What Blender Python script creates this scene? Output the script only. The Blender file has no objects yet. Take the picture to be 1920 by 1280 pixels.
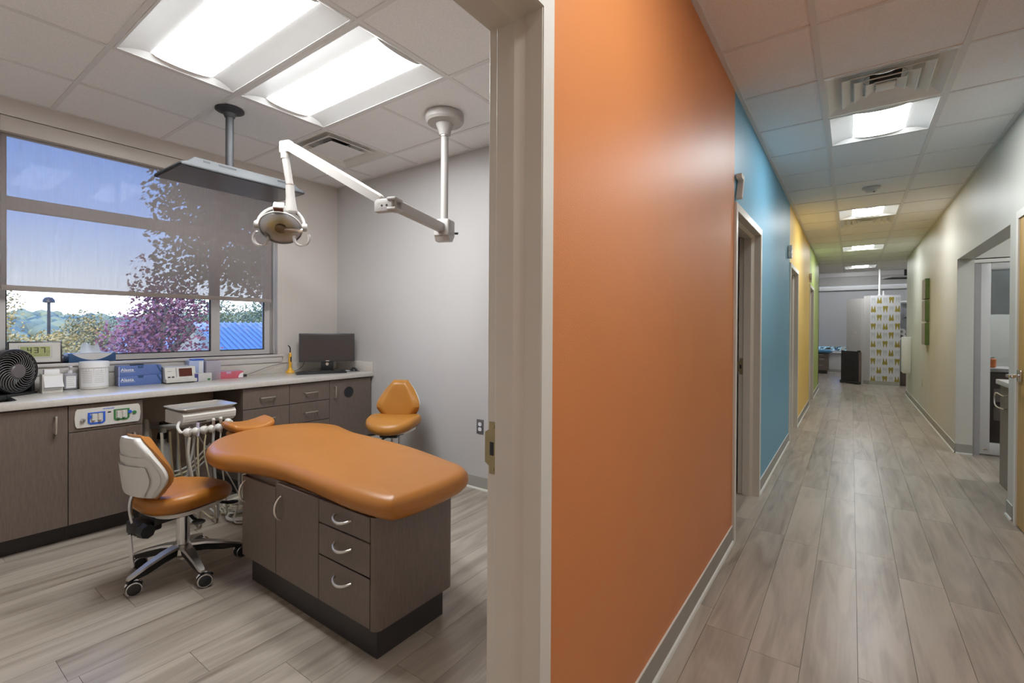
import bpy, bmesh, math, random
from math import sin, cos, pi, radians
from mathutils import Vector, Matrix

random.seed(7)
SC = bpy.context.scene
COL = SC.collection

# ------------------------------------------------------------------ camera
EYE = 1.2823
CEIL = 2.7123
cam_d = bpy.data.cameras.new('camera')
cam_d.sensor_fit = 'HORIZONTAL'; cam_d.sensor_width = 36.0
cam_d.lens = 884.39 / 1920 * 36.0
cam_d.shift_y = -20.14 / 1920
cam_d.clip_start = 0.02; cam_d.clip_end = 2000
cam = bpy.data.objects.new('camera', cam_d); COL.objects.link(cam)
_R = Vector((0.81175682, 0.58396948, 0.0055244)); _U = Vector((-0.0077082, 0.00125512, 0.9999695)); _F = Vector((-0.58394473, 0.81177464, -0.00552021))
m = Matrix.Identity(4)
for i in range(3):
    m[i][0] = _R[i]; m[i][1] = _U[i]; m[i][2] = -_F[i]
m[2][3] = EYE
cam.matrix_world = m
SC.camera = cam

# ------------------------------------------------------------------ world, sun, exposure
SKY_STRENGTH = 3.6
SUN_STRENGTH = 4.0
LAMP = 34.0          # radiance of the ceiling-light lenses
HALL_LAMP = 45.0
SC.view_settings.view_transform = 'Standard'
SC.view_settings.look = 'None'
SC.view_settings.exposure = 0.0
SC.view_settings.gamma = 1.0
SC.view_settings.use_curve_mapping = False
w = bpy.data.worlds.new('sky'); SC.world = w; w.use_nodes = True
nt = w.node_tree; nt.nodes.clear()
bg = nt.nodes.new('ShaderNodeBackground'); bg.inputs[1].default_value = SKY_STRENGTH
wo = nt.nodes.new('ShaderNodeOutputWorld')
wtc = nt.nodes.new('ShaderNodeTexCoord'); wsx = nt.nodes.new('ShaderNodeSeparateXYZ'); wrp = nt.nodes.new('ShaderNodeValToRGB')
nt.links.new(wtc.outputs['Generated'], wsx.inputs[0]); nt.links.new(wsx.outputs[2], wrp.inputs[0])
we = wrp.color_ramp.elements                     # clear autumn sky: white at the horizon, blue overhead
we[0].position = 0.0; we[0].color = (0.92, 0.94, 0.97, 1)
we[1].position = 1.0; we[1].color = (0.08, 0.24, 0.74, 1)
k = we.new(0.07); k.color = (0.80, 0.87, 0.97, 1)
k = we.new(0.16); k.color = (0.30, 0.50, 0.93, 1)
k = we.new(0.36); k.color = (0.13, 0.33, 0.90, 1)
nt.links.new(wrp.outputs[0], bg.inputs[0]); nt.links.new(bg.outputs[0], wo.inputs[0])
sd = bpy.data.lights.new('sun', 'SUN'); sd.energy = SUN_STRENGTH; sd.color = (1.0, 0.86, 0.66); sd.angle = 0.01
sun = bpy.data.objects.new('sun', sd); COL.objects.link(sun)
sun.rotation_euler = Vector((-0.80, 0.36, -0.48)).to_track_quat('-Z', 'Y').to_euler()
try:
    SC.cycles.max_bounces = 8; SC.cycles.diffuse_bounces = 5; SC.cycles.glossy_bounces = 3
    SC.cycles.use_adaptive_sampling = True; SC.cycles.adaptive_threshold = 0.08; SC.cycles.adaptive_min_samples = 16
    SC.cycles.transparent_max_bounces = 12; SC.cycles.transmission_bounces = 6
    SC.cycles.sample_clamp_indirect = 6.0
    SC.cycles.use_denoising = True
    SC.cycles.caustics_reflective = False; SC.cycles.caustics_refractive = False
except Exception:
    pass

# ------------------------------------------------------------------ materials
def srgb(r, g, b):
    f = lambda c: (c / 12.92 if c <= 0.04045 else ((c + 0.055) / 1.055) ** 2.4)
    return (f(r / 255), f(g / 255), f(b / 255), 1.0)

def mat(name, col, rough=0.5, metal=0.0, var=0.0, vscale=8.0, stretch=(1, 1, 1), bump=0.0, bscale=200.0, spec=0.5, emit=None, estr=0.0, coat=0.0):
    M = bpy.data.materials.new(name); M.use_nodes = True
    t = M.node_tree; p = t.nodes['Principled BSDF']
    p.inputs['Roughness'].default_value = rough; p.inputs['Metallic'].default_value = metal
    p.inputs['Specular IOR Level'].default_value = spec
    p.inputs['Coat Weight'].default_value = coat
    p.inputs['Base Color'].default_value = col
    tc = t.nodes.new('ShaderNodeTexCoord'); mp = t.nodes.new('ShaderNodeMapping')
    t.links.new(tc.outputs['Object'], mp.inputs[0]); mp.inputs['Scale'].default_value = stretch
    if var > 0:
        n = t.nodes.new('ShaderNodeTexNoise'); n.inputs['Scale'].default_value = vscale; n.inputs['Detail'].default_value = 2
        t.links.new(mp.outputs[0], n.inputs['Vector'])
        r = t.nodes.new('ShaderNodeValToRGB')
        lo = tuple(max(0, c * (1 - var)) for c in col[:3]) + (1,); hi = tuple(min(1, c * (1 + var)) for c in col[:3]) + (1,)
        r.color_ramp.elements[0].color = lo; r.color_ramp.elements[0].position = 0.3
        r.color_ramp.elements[1].color = hi; r.color_ramp.elements[1].position = 0.7
        t.links.new(n.outputs[0], r.inputs[0]); t.links.new(r.outputs[0], p.inputs['Base Color'])
    if bump > 0:
        n2 = t.nodes.new('ShaderNodeTexNoise'); n2.inputs['Scale'].default_value = bscale; n2.inputs['Detail'].default_value = 1
        t.links.new(mp.outputs[0], n2.inputs['Vector'])
        b = t.nodes.new('ShaderNodeBump'); b.inputs['Strength'].default_value = bump; b.inputs['Distance'].default_value = 0.002
        t.links.new(n2.outputs[0], b.inputs['Height']); t.links.new(b.outputs[0], p.inputs['Normal'])
    if emit:
        p.inputs['Emission Color'].default_value = emit; p.inputs['Emission Strength'].default_value = estr
    return M

ORANGE = mat('paint_orange', (0.68, 0.250, 0.080, 1), 0.46, var=0.02, vscale=3, bump=0.25, bscale=260)
BLUE = mat('paint_blue', (0.145, 0.37, 0.53, 1), 0.46, var=0.02, vscale=3, bump=0.25, bscale=260)
YELLOW = mat('paint_yellow', (0.88, 0.60, 0.15, 1), 0.46, var=0.02, vscale=3, bump=0.25, bscale=260)
GREEN = mat('paint_green', (0.42, 0.50, 0.14, 1), 0.46, var=0.02, vscale=3, bump=0.25, bscale=260)
OFFWHITE = mat('paint_offwhite', (0.60, 0.585, 0.53, 1), 0.46, var=0.02, vscale=3, bump=0.2, bscale=260)
GREIGE = mat('paint_greige', (0.62, 0.57, 0.53, 1), 0.5, var=0.02, vscale=3, bump=0.2, bscale=260)
WHITEWALL = mat('paint_white', (0.55, 0.53, 0.52, 1), 0.5, var=0.01, vscale=3, bump=0.15, bscale=260)
TILE = mat('ceiling_tile_fibre', (0.87, 0.86, 0.86, 1), 0.9, var=0.05, vscale=140, bump=0.5, bscale=320)
GRID = mat('ceiling_grid_white', (0.75, 0.735, 0.73, 1), 0.45, var=0.01)
FIXTURE = mat('fixture_white', (0.80, 0.80, 0.79, 1), 0.4, var=0.01)
DIFFUSER = mat('diffuser_grey', (0.78, 0.77, 0.73, 1), 0.4, var=0.02)
FRAME = mat('frame_paint_taupe', (0.62, 0.565, 0.49, 1), 0.36, var=0.02, vscale=4)
CASING_W = mat('casing_white', (0.74, 0.72, 0.67, 1), 0.35, var=0.01)
RUBBER = mat('rubber_base_grey', (0.36, 0.345, 0.31, 1), 0.5, var=0.03)
CAULK = mat('caulk_white', (0.62, 0.61, 0.56, 1), 0.5, var=0.02)
LAM = mat('laminate_dark', (0.155, 0.118, 0.097, 1), 0.42, var=0.22, vscale=14, stretch=(60, 60, 1.2), bump=0.05, bscale=30)
LAMIN = mat('laminate_lightened', (0.40, 0.32, 0.255, 1), 0.5, var=0.08, vscale=6)  # brightened in colour to stand in for light missing in the knee space
KICK = mat('toe_kick', (0.034, 0.030, 0.029, 1), 0.45, var=0.1)
COUNTER = mat('counter_laminate', (0.60, 0.565, 0.52, 1), 0.26, var=0.05, vscale=60)
VINYL = mat('vinyl_orange', (0.40, 0.147, 0.020, 1), 0.36, var=0.03, vscale=5, bump=0.12, bscale=500)
VINYL_Y = mat('vinyl_amber', (0.44, 0.185, 0.030, 1), 0.40, var=0.03, vscale=5, bump=0.12, bscale=500)
PLASTIC = mat('plastic_white', (0.66, 0.64, 0.60, 1), 0.38, var=0.01)
LAMPWHITE = mat('enamel_cream', (0.41, 0.38, 0.355, 1), 0.4, var=0.01)
HOSE = mat('hose_cream', (0.55, 0.52, 0.45, 1), 0.4, var=0.02)
HOSE_G = mat('hose_grey', (0.42, 0.41, 0.39, 1), 0.4, var=0.02)
HOSE_Y = mat('hose_yellowed', (0.52, 0.46, 0.31, 1), 0.4, var=0.02)
CHROME = mat('chrome', (0.70, 0.70, 0.71, 1), 0.14, 1.0, var=0.01)
ALU = mat('aluminium_brushed', (0.66, 0.64, 0.60, 1), 0.30, 1.0, var=0.04, vscale=30, stretch=(1, 40, 1))
PULL = mat('pull_satin_nickel', (0.74, 0.70, 0.64, 1), 0.34, 1.0, var=0.02)
BRASS = mat('strike_brass', (0.36, 0.29, 0.17, 1), 0.38, 1.0, var=0.05, vscale=20)
BLACK = mat('plastic_black', (0.016, 0.016, 0.017, 1), 0.4, var=0.1)
DARKGREY = mat('metal_darkgrey', (0.042, 0.041, 0.043, 1), 0.45, 0.0, var=0.05, spec=0.3)
TVGREY = mat('tv_shell_grey', (0.045, 0.046, 0.048, 1), 0.6, 0.0, var=0.03, spec=0.25)
SCREEN = mat('screen_matte', (0.060, 0.048, 0.045, 1), 0.32, var=0.03, vscale=2)
TVSCREEN = mat('tv_screen', (0.038, 0.034, 0.036, 1), 0.16, var=0.02)
WOOD = mat('maple_veneer', (0.56, 0.335, 0.105, 1), 0.4, var=0.10, vscale=5, stretch=(8, 8, 0.6))
TRAYM = mat('tray_stainless', (0.40, 0.37, 0.33, 1), 0.35, 0.35, var=0.03)
BLUEBOX = mat('card_blue', (0.115, 0.185, 0.46, 1), 0.4, var=0.06, vscale=20)
BLUESIDE = mat('card_blue_grey', (0.17, 0.20, 0.32, 1), 0.45, var=0.06, vscale=20)
NAVY = mat('card_navy', (0.030, 0.085, 0.20, 1), 0.4, var=0.08, vscale=20)
PINK = mat('card_pink', (0.58, 0.12, 0.17, 1), 0.4, var=0.08, vscale=20)
PINKTOP = mat('card_lilac', (0.55, 0.36, 0.52, 1), 0.4, var=0.05)
TISSUE = mat('tissue_paper', (0.70, 0.76, 0.84, 1), 0.8, var=0.03)
PRINT = mat('ink_grey', (0.36, 0.35, 0.36, 1), 0.6, var=0.03)
FAINT = mat('ink_faint', (0.56, 0.54, 0.54, 1), 0.6, var=0.03)
PRINTW = mat('ink_white', (0.80, 0.80, 0.82, 1), 0.5, var=0.01)
INK = mat('ink_black', (0.012, 0.012, 0.012, 1), 0.5, var=0.05)
INKOLIVE = mat('lcd_faint', (0.18, 0.19, 0.08, 1), 0.5, var=0.02)
LCD = mat('lcd_green', (0.42, 0.45, 0.20, 1), 0.25, var=0.02)
REDWIN = mat('brown_window', (0.10, 0.022, 0.014, 1), 0.15, var=0.05)
GASBLUE = mat('gas_blue', (0.030, 0.12, 0.60, 1), 0.35, var=0.03)
GASGREEN = mat('gas_green', (0.045, 0.20, 0.065, 1), 0.35, var=0.03)
YELLOWP = mat('plastic_amber', (0.80, 0.42, 0.035, 1), 0.35, var=0.02)
LENSY = mat('reflector_amber', (0.86, 0.74, 0.30, 1), 0.35, 0.0, var=0.05, vscale=20)
BULB = mat('bulb_cover_bronze', (0.22, 0.19, 0.13, 1), 0.3, 0.4, var=0.05)
BLUEPAD = mat('vinyl_blue', (0.05, 0.21, 0.36, 1), 0.4, var=0.03)
GOLD = mat('tooth_gold', (0.30, 0.235, 0.035, 1), 0.45, var=0.04)
TOOTHPALE = mat('tooth_pale', (0.49, 0.50, 0.51, 1), 0.5, var=0.02)
TOOTHWALL = mat('tooth_wallpaper', (0.62, 0.62, 0.66, 1), 0.5, var=0.01)
SHADEGREY = mat('shade_grey_opaque', (0.50, 0.505, 0.53, 1), 0.8, var=0.03, vscale=60)
CANVAS = mat('canvas_speckle', (0.34, 0.29, 0.28, 1), 0.8, var=0.7, vscale=60)
CANVASG = mat('canvas_edge_green', (0.105, 0.16, 0.040, 1), 0.7, var=0.1)
ORANGEBALL = mat('orange_plastic', (0.75, 0.18, 0.03, 1), 0.4, var=0.02)
LENS = mat('lens_glow', (0.9, 0.9, 0.9, 1), 0.6, var=0.01, emit=(0.93, 0.975, 1.0, 1), estr=LAMP)
LENSH = mat('hall_lens_glow', (0.9, 0.9, 0.9, 1), 0.6, var=0.01, emit=(0.945, 0.985, 1.0, 1), estr=HALL_LAMP)

def ceiling_coords(M):
    t = M.node_tree
    mp = [n for n in t.nodes if n.type == 'MAPPING'][0]
    g = t.nodes.new('ShaderNodeNewGeometry')
    t.links.new(g.outputs['Position'], mp.inputs[0])
for M in (TILE, GRID, LAM, OFFWHITE, ORANGE, BLUE, YELLOW, GREEN):
    ceiling_coords(M)

def glass_mat(name, tint=(1, 1, 1, 1), rough=0.0, gloss=0.06):
    M = bpy.data.materials.new(name); M.use_nodes = True; t = M.node_tree; t.nodes.clear()
    o = t.nodes.new('ShaderNodeOutputMaterial'); tr = t.nodes.new('ShaderNodeBsdfTransparent'); gl = t.nodes.new('ShaderNodeBsdfGlossy')
    fr = t.nodes.new('ShaderNodeFresnel'); fr.inputs[0].default_value = 1.45
    mx = t.nodes.new('ShaderNodeMixShader'); tr.inputs[0].default_value = tint; gl.inputs['Roughness'].default_value = rough
    n = t.nodes.new('ShaderNodeTexNoise'); n.inputs['Scale'].default_value = 2.0
    mm = t.nodes.new('ShaderNodeMath'); mm.operation = 'MULTIPLY_ADD'; mm.inputs[1].default_value = 0.01; mm.inputs[2].default_value = rough
    t.links.new(n.outputs[0], mm.inputs[0]); t.links.new(mm.outputs[0], gl.inputs['Roughness'])
    t.links.new(fr.outputs[0], mx.inputs[0]); t.links.new(tr.outputs[0], mx.inputs[1]); t.links.new(gl.outputs[0], mx.inputs[2]); t.links.new(mx.outputs[0], o.inputs[0])
    return M
GLASS = glass_mat('window_glass', (0.93, 0.96, 1.0, 1))
CLEAR = mat('acrylic_clear', (0.60, 0.58, 0.66, 1), 0.15, var=0.02)
CLEAR.node_tree.nodes['Principled BSDF'].inputs['Alpha'].default_value = 0.45
def translucent_mat(name, col):
    M = bpy.data.materials.new(name); M.use_nodes = True; t = M.node_tree; p = t.nodes['Principled BSDF']; o = t.nodes['Material Output']
    n = t.nodes.new('ShaderNodeTexNoise'); n.inputs['Scale'].default_value = 12.0
    r = t.nodes.new('ShaderNodeValToRGB'); r.color_ramp.elements[0].color = tuple(c * 0.97 for c in col[:3]) + (1,); r.color_ramp.elements[1].color = col
    t.links.new(n.outputs[0], r.inputs[0])
    p.inputs['Roughness'].default_value = 0.3; tl = t.nodes.new('ShaderNodeBsdfTranslucent'); mx = t.nodes.new('ShaderNodeMixShader'); mx.inputs[0].default_value = 0.55
    t.links.new(r.outputs[0], p.inputs['Base Color']); t.links.new(r.outputs[0], tl.inputs[0])
    t.links.new(p.outputs[0], mx.inputs[1]); t.links.new(tl.outputs[0], mx.inputs[2]); t.links.new(mx.outputs[0], o.inputs[0]); return M
MILKY = translucent_mat('milky_plastic', (0.82, 0.82, 0.84, 1))
AMBER = translucent_mat('amber_plastic', (0.90, 0.72, 0.13, 1))
LAMPGLASS = glass_mat('lamp_shield', (0.93, 0.93, 0.95, 1), 0.06)

def shade_mat():
    M = bpy.data.materials.new('shade_fabric'); M.use_nodes = True; t = M.node_tree; t.nodes.clear()
    o = t.nodes.new('ShaderNodeOutputMaterial'); tr = t.nodes.new('ShaderNodeBsdfTransparent'); df = t.nodes.new('ShaderNodeBsdfDiffuse'); tl = t.nodes.new('ShaderNodeBsdfTranslucent')
    m1 = t.nodes.new('ShaderNodeMixShader'); m2 = t.nodes.new('ShaderNodeMixShader')
    tc = t.nodes.new('ShaderNodeTexCoord'); mp = t.nodes.new('ShaderNodeMapping'); mp.inputs['Scale'].default_value = (40, 130, 5)
    n = t.nodes.new('ShaderNodeTexNoise'); n.inputs['Scale'].default_value = 1.0; n.inputs['Detail'].default_value = 3
    r = t.nodes.new('ShaderNodeMapRange'); r.inputs[1].default_value = 0.3; r.inputs[2].default_value = 0.7; r.inputs[3].default_value = 0.40; r.inputs[4].default_value = 0.455
    t.links.new(tc.outputs['Object'], mp.inputs[0]); t.links.new(mp.outputs[0], n.inputs[0]); t.links.new(n.outputs[0], r.inputs[0])
    df.inputs[0].default_value = (0.47, 0.41, 0.385, 1); tl.inputs[0].default_value = (0.16, 0.15, 0.15, 1)
    m1.inputs[0].default_value = 0.25; t.links.new(df.outputs[0], m1.inputs[1]); t.links.new(tl.outputs[0], m1.inputs[2])
    t.links.new(r.outputs[0], m2.inputs[0]); t.links.new(m1.outputs[0], m2.inputs[1]); t.links.new(tr.outputs[0], m2.inputs[2])
    t.links.new(m2.outputs[0], o.inputs[0])
    return M
SHADE = shade_mat()

def plank_mat():
    M = bpy.data.materials.new('vinyl_plank'); M.use_nodes = True; t = M.node_tree; p = t.nodes['Principled BSDF']
    tc = t.nodes.new('ShaderNodeTexCoord'); oi = t.nodes.new('ShaderNodeObjectInfo')
    sc = t.nodes.new('ShaderNodeVectorMath'); sc.operation = 'SCALE'; cx = t.nodes.new('ShaderNodeCombineXYZ')
    for k in range(3): t.links.new(oi.outputs['Random'], cx.inputs[k])
    t.links.new(cx.outputs[0], sc.inputs[0]); sc.inputs['Scale'].default_value = 57.0
    ge = t.nodes.new('ShaderNodeNewGeometry')
    ad = t.nodes.new('ShaderNodeVectorMath'); ad.operation = 'ADD'
    t.links.new(ge.outputs['Position'], ad.inputs[0]); t.links.new(sc.outputs[0], ad.inputs[1])
    mp = t.nodes.new('ShaderNodeMapping'); mp.inputs['Scale'].default_value = (9, 1.1, 1); t.links.new(ad.outputs[0], mp.inputs[0])
    n1 = t.nodes.new('ShaderNodeTexNoise'); n1.inputs['Scale'].default_value = 1.0; n1.inputs['Detail'].default_value = 6; n1.inputs['Distortion'].default_value = 1.6
    t.links.new(mp.outputs[0], n1.inputs[0])
    mp2 = t.nodes.new('ShaderNodeMapping'); mp2.inputs['Scale'].default_value = (70, 2.5, 1); t.links.new(ad.outputs[0], mp2.inputs[0])
    n2 = t.nodes.new('ShaderNodeTexNoise'); n2.inputs['Scale'].default_value = 1.0; n2.inputs['Detail'].default_value = 4
    t.links.new(mp2.outputs[0], n2.inputs[0])
    mp3 = t.nodes.new('ShaderNodeMapping'); mp3.inputs['Scale'].default_value = (3.2, 0.9, 1); t.links.new(ad.outputs[0], mp3.inputs[0])
    n3 = t.nodes.new('ShaderNodeTexNoise'); n3.inputs['Scale'].default_value = 1.0; n3.inputs['Detail'].default_value = 2; t.links.new(mp3.outputs[0], n3.inputs[0])
    a1 = t.nodes.new('ShaderNodeMath'); a1.operation = 'MULTIPLY_ADD'; a1.inputs[1].default_value = 0.25
    t.links.new(n2.outputs[0], a1.inputs[0]); t.links.new(n1.outputs[0], a1.inputs[2])
    a2 = t.nodes.new('ShaderNodeMath'); a2.operation = 'MULTIPLY_ADD'; a2.inputs[1].default_value = 0.30
    t.links.new(n3.outputs[0], a2.inputs[0]); t.links.new(a1.outputs[0], a2.inputs[2])
    a3 = t.nodes.new('ShaderNodeMath'); a3.operation = 'MULTIPLY_ADD'; a3.inputs[1].default_value = 0.16
    t.links.new(oi.outputs['Random'], a3.inputs[0]); t.links.new(a2.outputs[0], a3.inputs[2])
    r = t.nodes.new('ShaderNodeValToRGB'); e = r.color_ramp.elements
    e[0].position = 0.50; e[0].color = (0.140, 0.106, 0.081, 1)
    e[1].position = 1.18 if False else 1.0; e[1].color = (0.42, 0.362, 0.300, 1)
    k = e.new(0.68); k.color = (0.278, 0.231, 0.186, 1)
    k = e.new(0.84); k.color = (0.348, 0.296, 0.242, 1)
    t.links.new(a3.outputs[0], r.inputs[0]); t.links.new(r.outputs[0], p.inputs['Base Color'])
    p.inputs['Roughness'].default_value = 0.30
    b = t.nodes.new('ShaderNodeBump'); b.inputs['Strength'].default_value = 0.12; b.inputs['Distance'].default_value = 0.002
    t.links.new(n2.outputs[0], b.inputs['Height']); t.links.new(b.outputs[0], p.inputs['Normal'])
    return M
PLANK = plank_mat()
SUBFLOOR = mat('subfloor', (0.05, 0.042, 0.035, 1), 0.6, var=0.1)

def leaf_mat(name, c1, c2, scale=0.6):
    M = bpy.data.materials.new(name); M.use_nodes = True; t = M.node_tree; p = t.nodes['Principled BSDF']
    g = t.nodes.new('ShaderNodeNewGeometry'); n = t.nodes.new('ShaderNodeTexNoise'); n.inputs['Scale'].default_value = scale; n.inputs['Detail'].default_value = 4
    t.links.new(g.outputs['Position'], n.inputs['Vector'])
    r = t.nodes.new('ShaderNodeValToRGB'); r.color_ramp.elements[0].position = 0.35; r.color_ramp.elements[1].position = 0.65
    r.color_ramp.elements[0].color = c1 + (1,); r.color_ramp.elements[1].color = c2 + (1,)
    t.links.new(n.outputs[0], r.inputs[0]); t.links.new(r.outputs[0], p.inputs['Base Color'])
    p.inputs['Roughness'].default_value = 0.7
    return M
LEAF_GOLD = leaf_mat('leaves_gold', (0.17, 0.20, 0.12), (0.58, 0.42, 0.16))
LEAF_RED = leaf_mat('leaves_maroon', (0.16, 0.060, 0.095), (0.28, 0.12, 0.17))
LEAF_DARK = leaf_mat('leaves_dark', (0.035, 0.045, 0.025), (0.10, 0.095, 0.05))
LEAF_GREEN = leaf_mat('leaves_green', (0.08, 0.13, 0.09), (0.26, 0.29, 0.14))
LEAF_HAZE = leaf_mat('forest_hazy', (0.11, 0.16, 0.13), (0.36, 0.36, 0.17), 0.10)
BARK = mat('bark', (0.13, 0.105, 0.095, 1), 0.9, var=0.3, vscale=10)
GRASS = mat('grass', (0.20, 0.22, 0.09, 1), 0.9, var=0.3, vscale=0.3)
ROOF = mat('roof_blue_metal', (0.42, 0.43, 0.47, 1), 0.4, 0.1, var=0.05)
SIDING = mat('siding_cream', (0.55, 0.50, 0.40, 1), 0.7, var=0.05)

# ------------------------------------------------------------------ mesh helpers
class MB:
    def __init__(s): s.v = []; s.f = []
    def add(s, vs, fs):
        o = len(s.v); s.v += [tuple(p) for p in vs]; s.f += [tuple(i + o for i in f) for f in fs]; return s
    def box(s, x0, x1, y0, y1, z0, z1):
        return s.add([(x0, y0, z0), (x1, y0, z0), (x1, y1, z0), (x0, y1, z0), (x0, y0, z1), (x1, y0, z1), (x1, y1, z1), (x0, y1, z1)],
                     [(0, 3, 2, 1), (4, 5, 6, 7), (0, 1, 5, 4), (1, 2, 6, 5), (2, 3, 7, 6), (3, 0, 4, 7)])
    def rbox(s, x0, x1, y0, y1, z0, z1, r=0.004, seg=2):
        bm = bmesh.new(); bmesh.ops.create_cube(bm, size=1.0)
        for v in bm.verts:
            v.co = Vector(((x0 + x1) / 2 + v.co.x * (x1 - x0), (y0 + y1) / 2 + v.co.y * (y1 - y0), (z0 + z1) / 2 + v.co.z * (z1 - z0)))
        r = min(r, 0.49 * min(x1 - x0, y1 - y0, z1 - z0))
        bmesh.ops.bevel(bm, geom=bm.edges[:], offset=r, segments=seg, profile=0.5, affect='EDGES', clamp_overlap=True)
        return s.addbm(bm)
    def addbm(s, bm):
        bm.verts.index_update()
        s.add([v.co[:] for v in bm.verts], [[v.index for v in f.verts] for f in bm.faces]); bm.free(); return s
    def cyl(s, p0, p1, r0, r1=None, n=16, caps=True):
        p0 = Vector(p0); p1 = Vector(p1); r1 = r0 if r1 is None else r1
        d = (p1 - p0).normalized(); a = d.orthogonal().normalized(); b = d.cross(a)
        vs = []
        for p, r in ((p0, r0), (p1, r1)):
            for i in range(n):
                t = 2 * pi * i / n; vs.append(p + a * (r * cos(t)) + b * (r * sin(t)))
        fs = [(i, (i + 1) % n, n + (i + 1) % n, n + i) for i in range(n)]
        if caps: fs += [tuple(range(n - 1, -1, -1)), tuple(range(n, 2 * n))]
        return s.add(vs, fs)
    def tube(s, pts, r, n=8, closed=False):
        pts = [Vector(p) for p in pts]; N = len(pts); vs = []; a = None
        for i, p in enumerate(pts):
            if closed: d = pts[(i + 1) % N] - pts[i - 1]
            else: d = pts[min(i + 1, N - 1)] - pts[max(i - 1, 0)]
            d.normalize()
            if a is None: a = d.orthogonal().normalized()
            else:
                a = a - d * a.dot(d)
                a = a.normalized() if a.length > 1e-6 else d.orthogonal().normalized()
            b = d.cross(a); rr = r[i] if isinstance(r, (list, tuple)) else r
            for k in range(n):
                t = 2 * pi * k / n; vs.append(p + a * (rr * cos(t)) + b * (rr * sin(t)))
        fs = []
        for i in range(N if closed else N - 1):
            j = (i + 1) % N
            fs += [(i * n + k, i * n + (k + 1) % n, j * n + (k + 1) % n, j * n + k) for k in range(n)]
        if not closed: fs += [tuple(range(n - 1, -1, -1)), tuple((N - 1) * n + k for k in range(n))]
        return s.add(vs, fs)
    def lathe(s, prof, c=(0, 0, 0), n=28, axis=None):
        # prof: list of (r, h); axis: direction vector
        ax = Vector(axis or (0, 0, 1)).normalized(); a = ax.orthogonal().normalized(); b = ax.cross(a); c = Vector(c); vs = []
        for r, h in prof:
            for k in range(n):
                t = 2 * pi * k / n; vs.append(c + ax * h + a * (r * cos(t)) + b * (r * sin(t)))
        fs = []
        for i in range(len(prof) - 1):
            fs += [(i * n + k, i * n + (k + 1) % n, (i + 1) * n + (k + 1) % n, (i + 1) * n + k) for k in range(n)]
        if prof[0][0] > 1e-4: fs.append(tuple(range(n - 1, -1, -1)))
        if prof[-1][0] > 1e-4: fs.append(tuple((len(prof) - 1) * n + k for k in range(n)))
        return s.add(vs, fs)
    def prism(s, poly, h0, h1, plane='xy'):
        n = len(poly)
        P = {'xy': lambda a, b, h: (a, b, h), 'xz': lambda a, b, h: (a, h, b), 'yz': lambda a, b, h: (h, a, b)}[plane]
        vs = [P(a, b, h0) for a, b in poly] + [P(a, b, h1) for a, b in poly]
        fs = [tuple(range(n - 1, -1, -1)), tuple(range(n, 2 * n))] + [(i, (i + 1) % n, n + (i + 1) % n, n + i) for i in range(n)]
        return s.add(vs, fs)
    def grid(s, fn, nu, nv):
        vs = [fn(i / nu, j / nv) for j in range(nv + 1) for i in range(nu + 1)]; W = nu + 1
        return s.add(vs, [(j * W + i, j * W + i + 1, (j + 1) * W + i + 1, (j + 1) * W + i) for j in range(nv) for i in range(nu)])
    def rings(s, rs, cap0=True, cap1=True):
        n = len(rs[0]); vs = [p for r in rs for p in r]; fs = []
        for i in range(len(rs) - 1):
            fs += [(i * n + k, i * n + (k + 1) % n, (i + 1) * n + (k + 1) % n, (i + 1) * n + k) for k in range(n)]
        if cap0: fs.append(tuple(range(n - 1, -1, -1)))
        if cap1: fs.append(tuple((len(rs) - 1) * n + k for k in range(n)))
        return s.add(vs, fs)
    def ball(s, c, r, sx=1, sy=1, sz=1, seg=14, rg=9):
        prof = [(max(1e-5, sin(pi * i / rg)), -cos(pi * i / rg)) for i in range(rg + 1)]
        o = len(s.v); s.lathe(prof, (0, 0, 0), seg)
        for i in range(o, len(s.v)):
            x, y, z = s.v[i]; s.v[i] = (c[0] + x * r * sx, c[1] + y * r * sy, c[2] + z * r * sz)
        return s
    def xf(s, M, start=0):
        for i in range(start, len(s.v)): s.v[i] = tuple(M @ Vector(s.v[i]))
        return s
    def mesh(s, name, mt, smooth=True, ang=35):
        me = bpy.data.meshes.new(name); me.from_pydata(s.v, [], s.f); me.update()
        bm = bmesh.new(); bm.from_mesh(me); bmesh.ops.recalc_face_normals(bm, faces=bm.faces[:]); bm.to_mesh(me); bm.free()
        if smooth:
            for p in me.polygons: p.use_smooth = True
            me.set_sharp_from_angle(angle=radians(ang))
        me.materials.append(mt); return me
    def build(s, name, mt, parent=None, smooth=True, ang=35):
        return link(name, s.mesh(name, mt, smooth, ang), parent)

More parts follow.
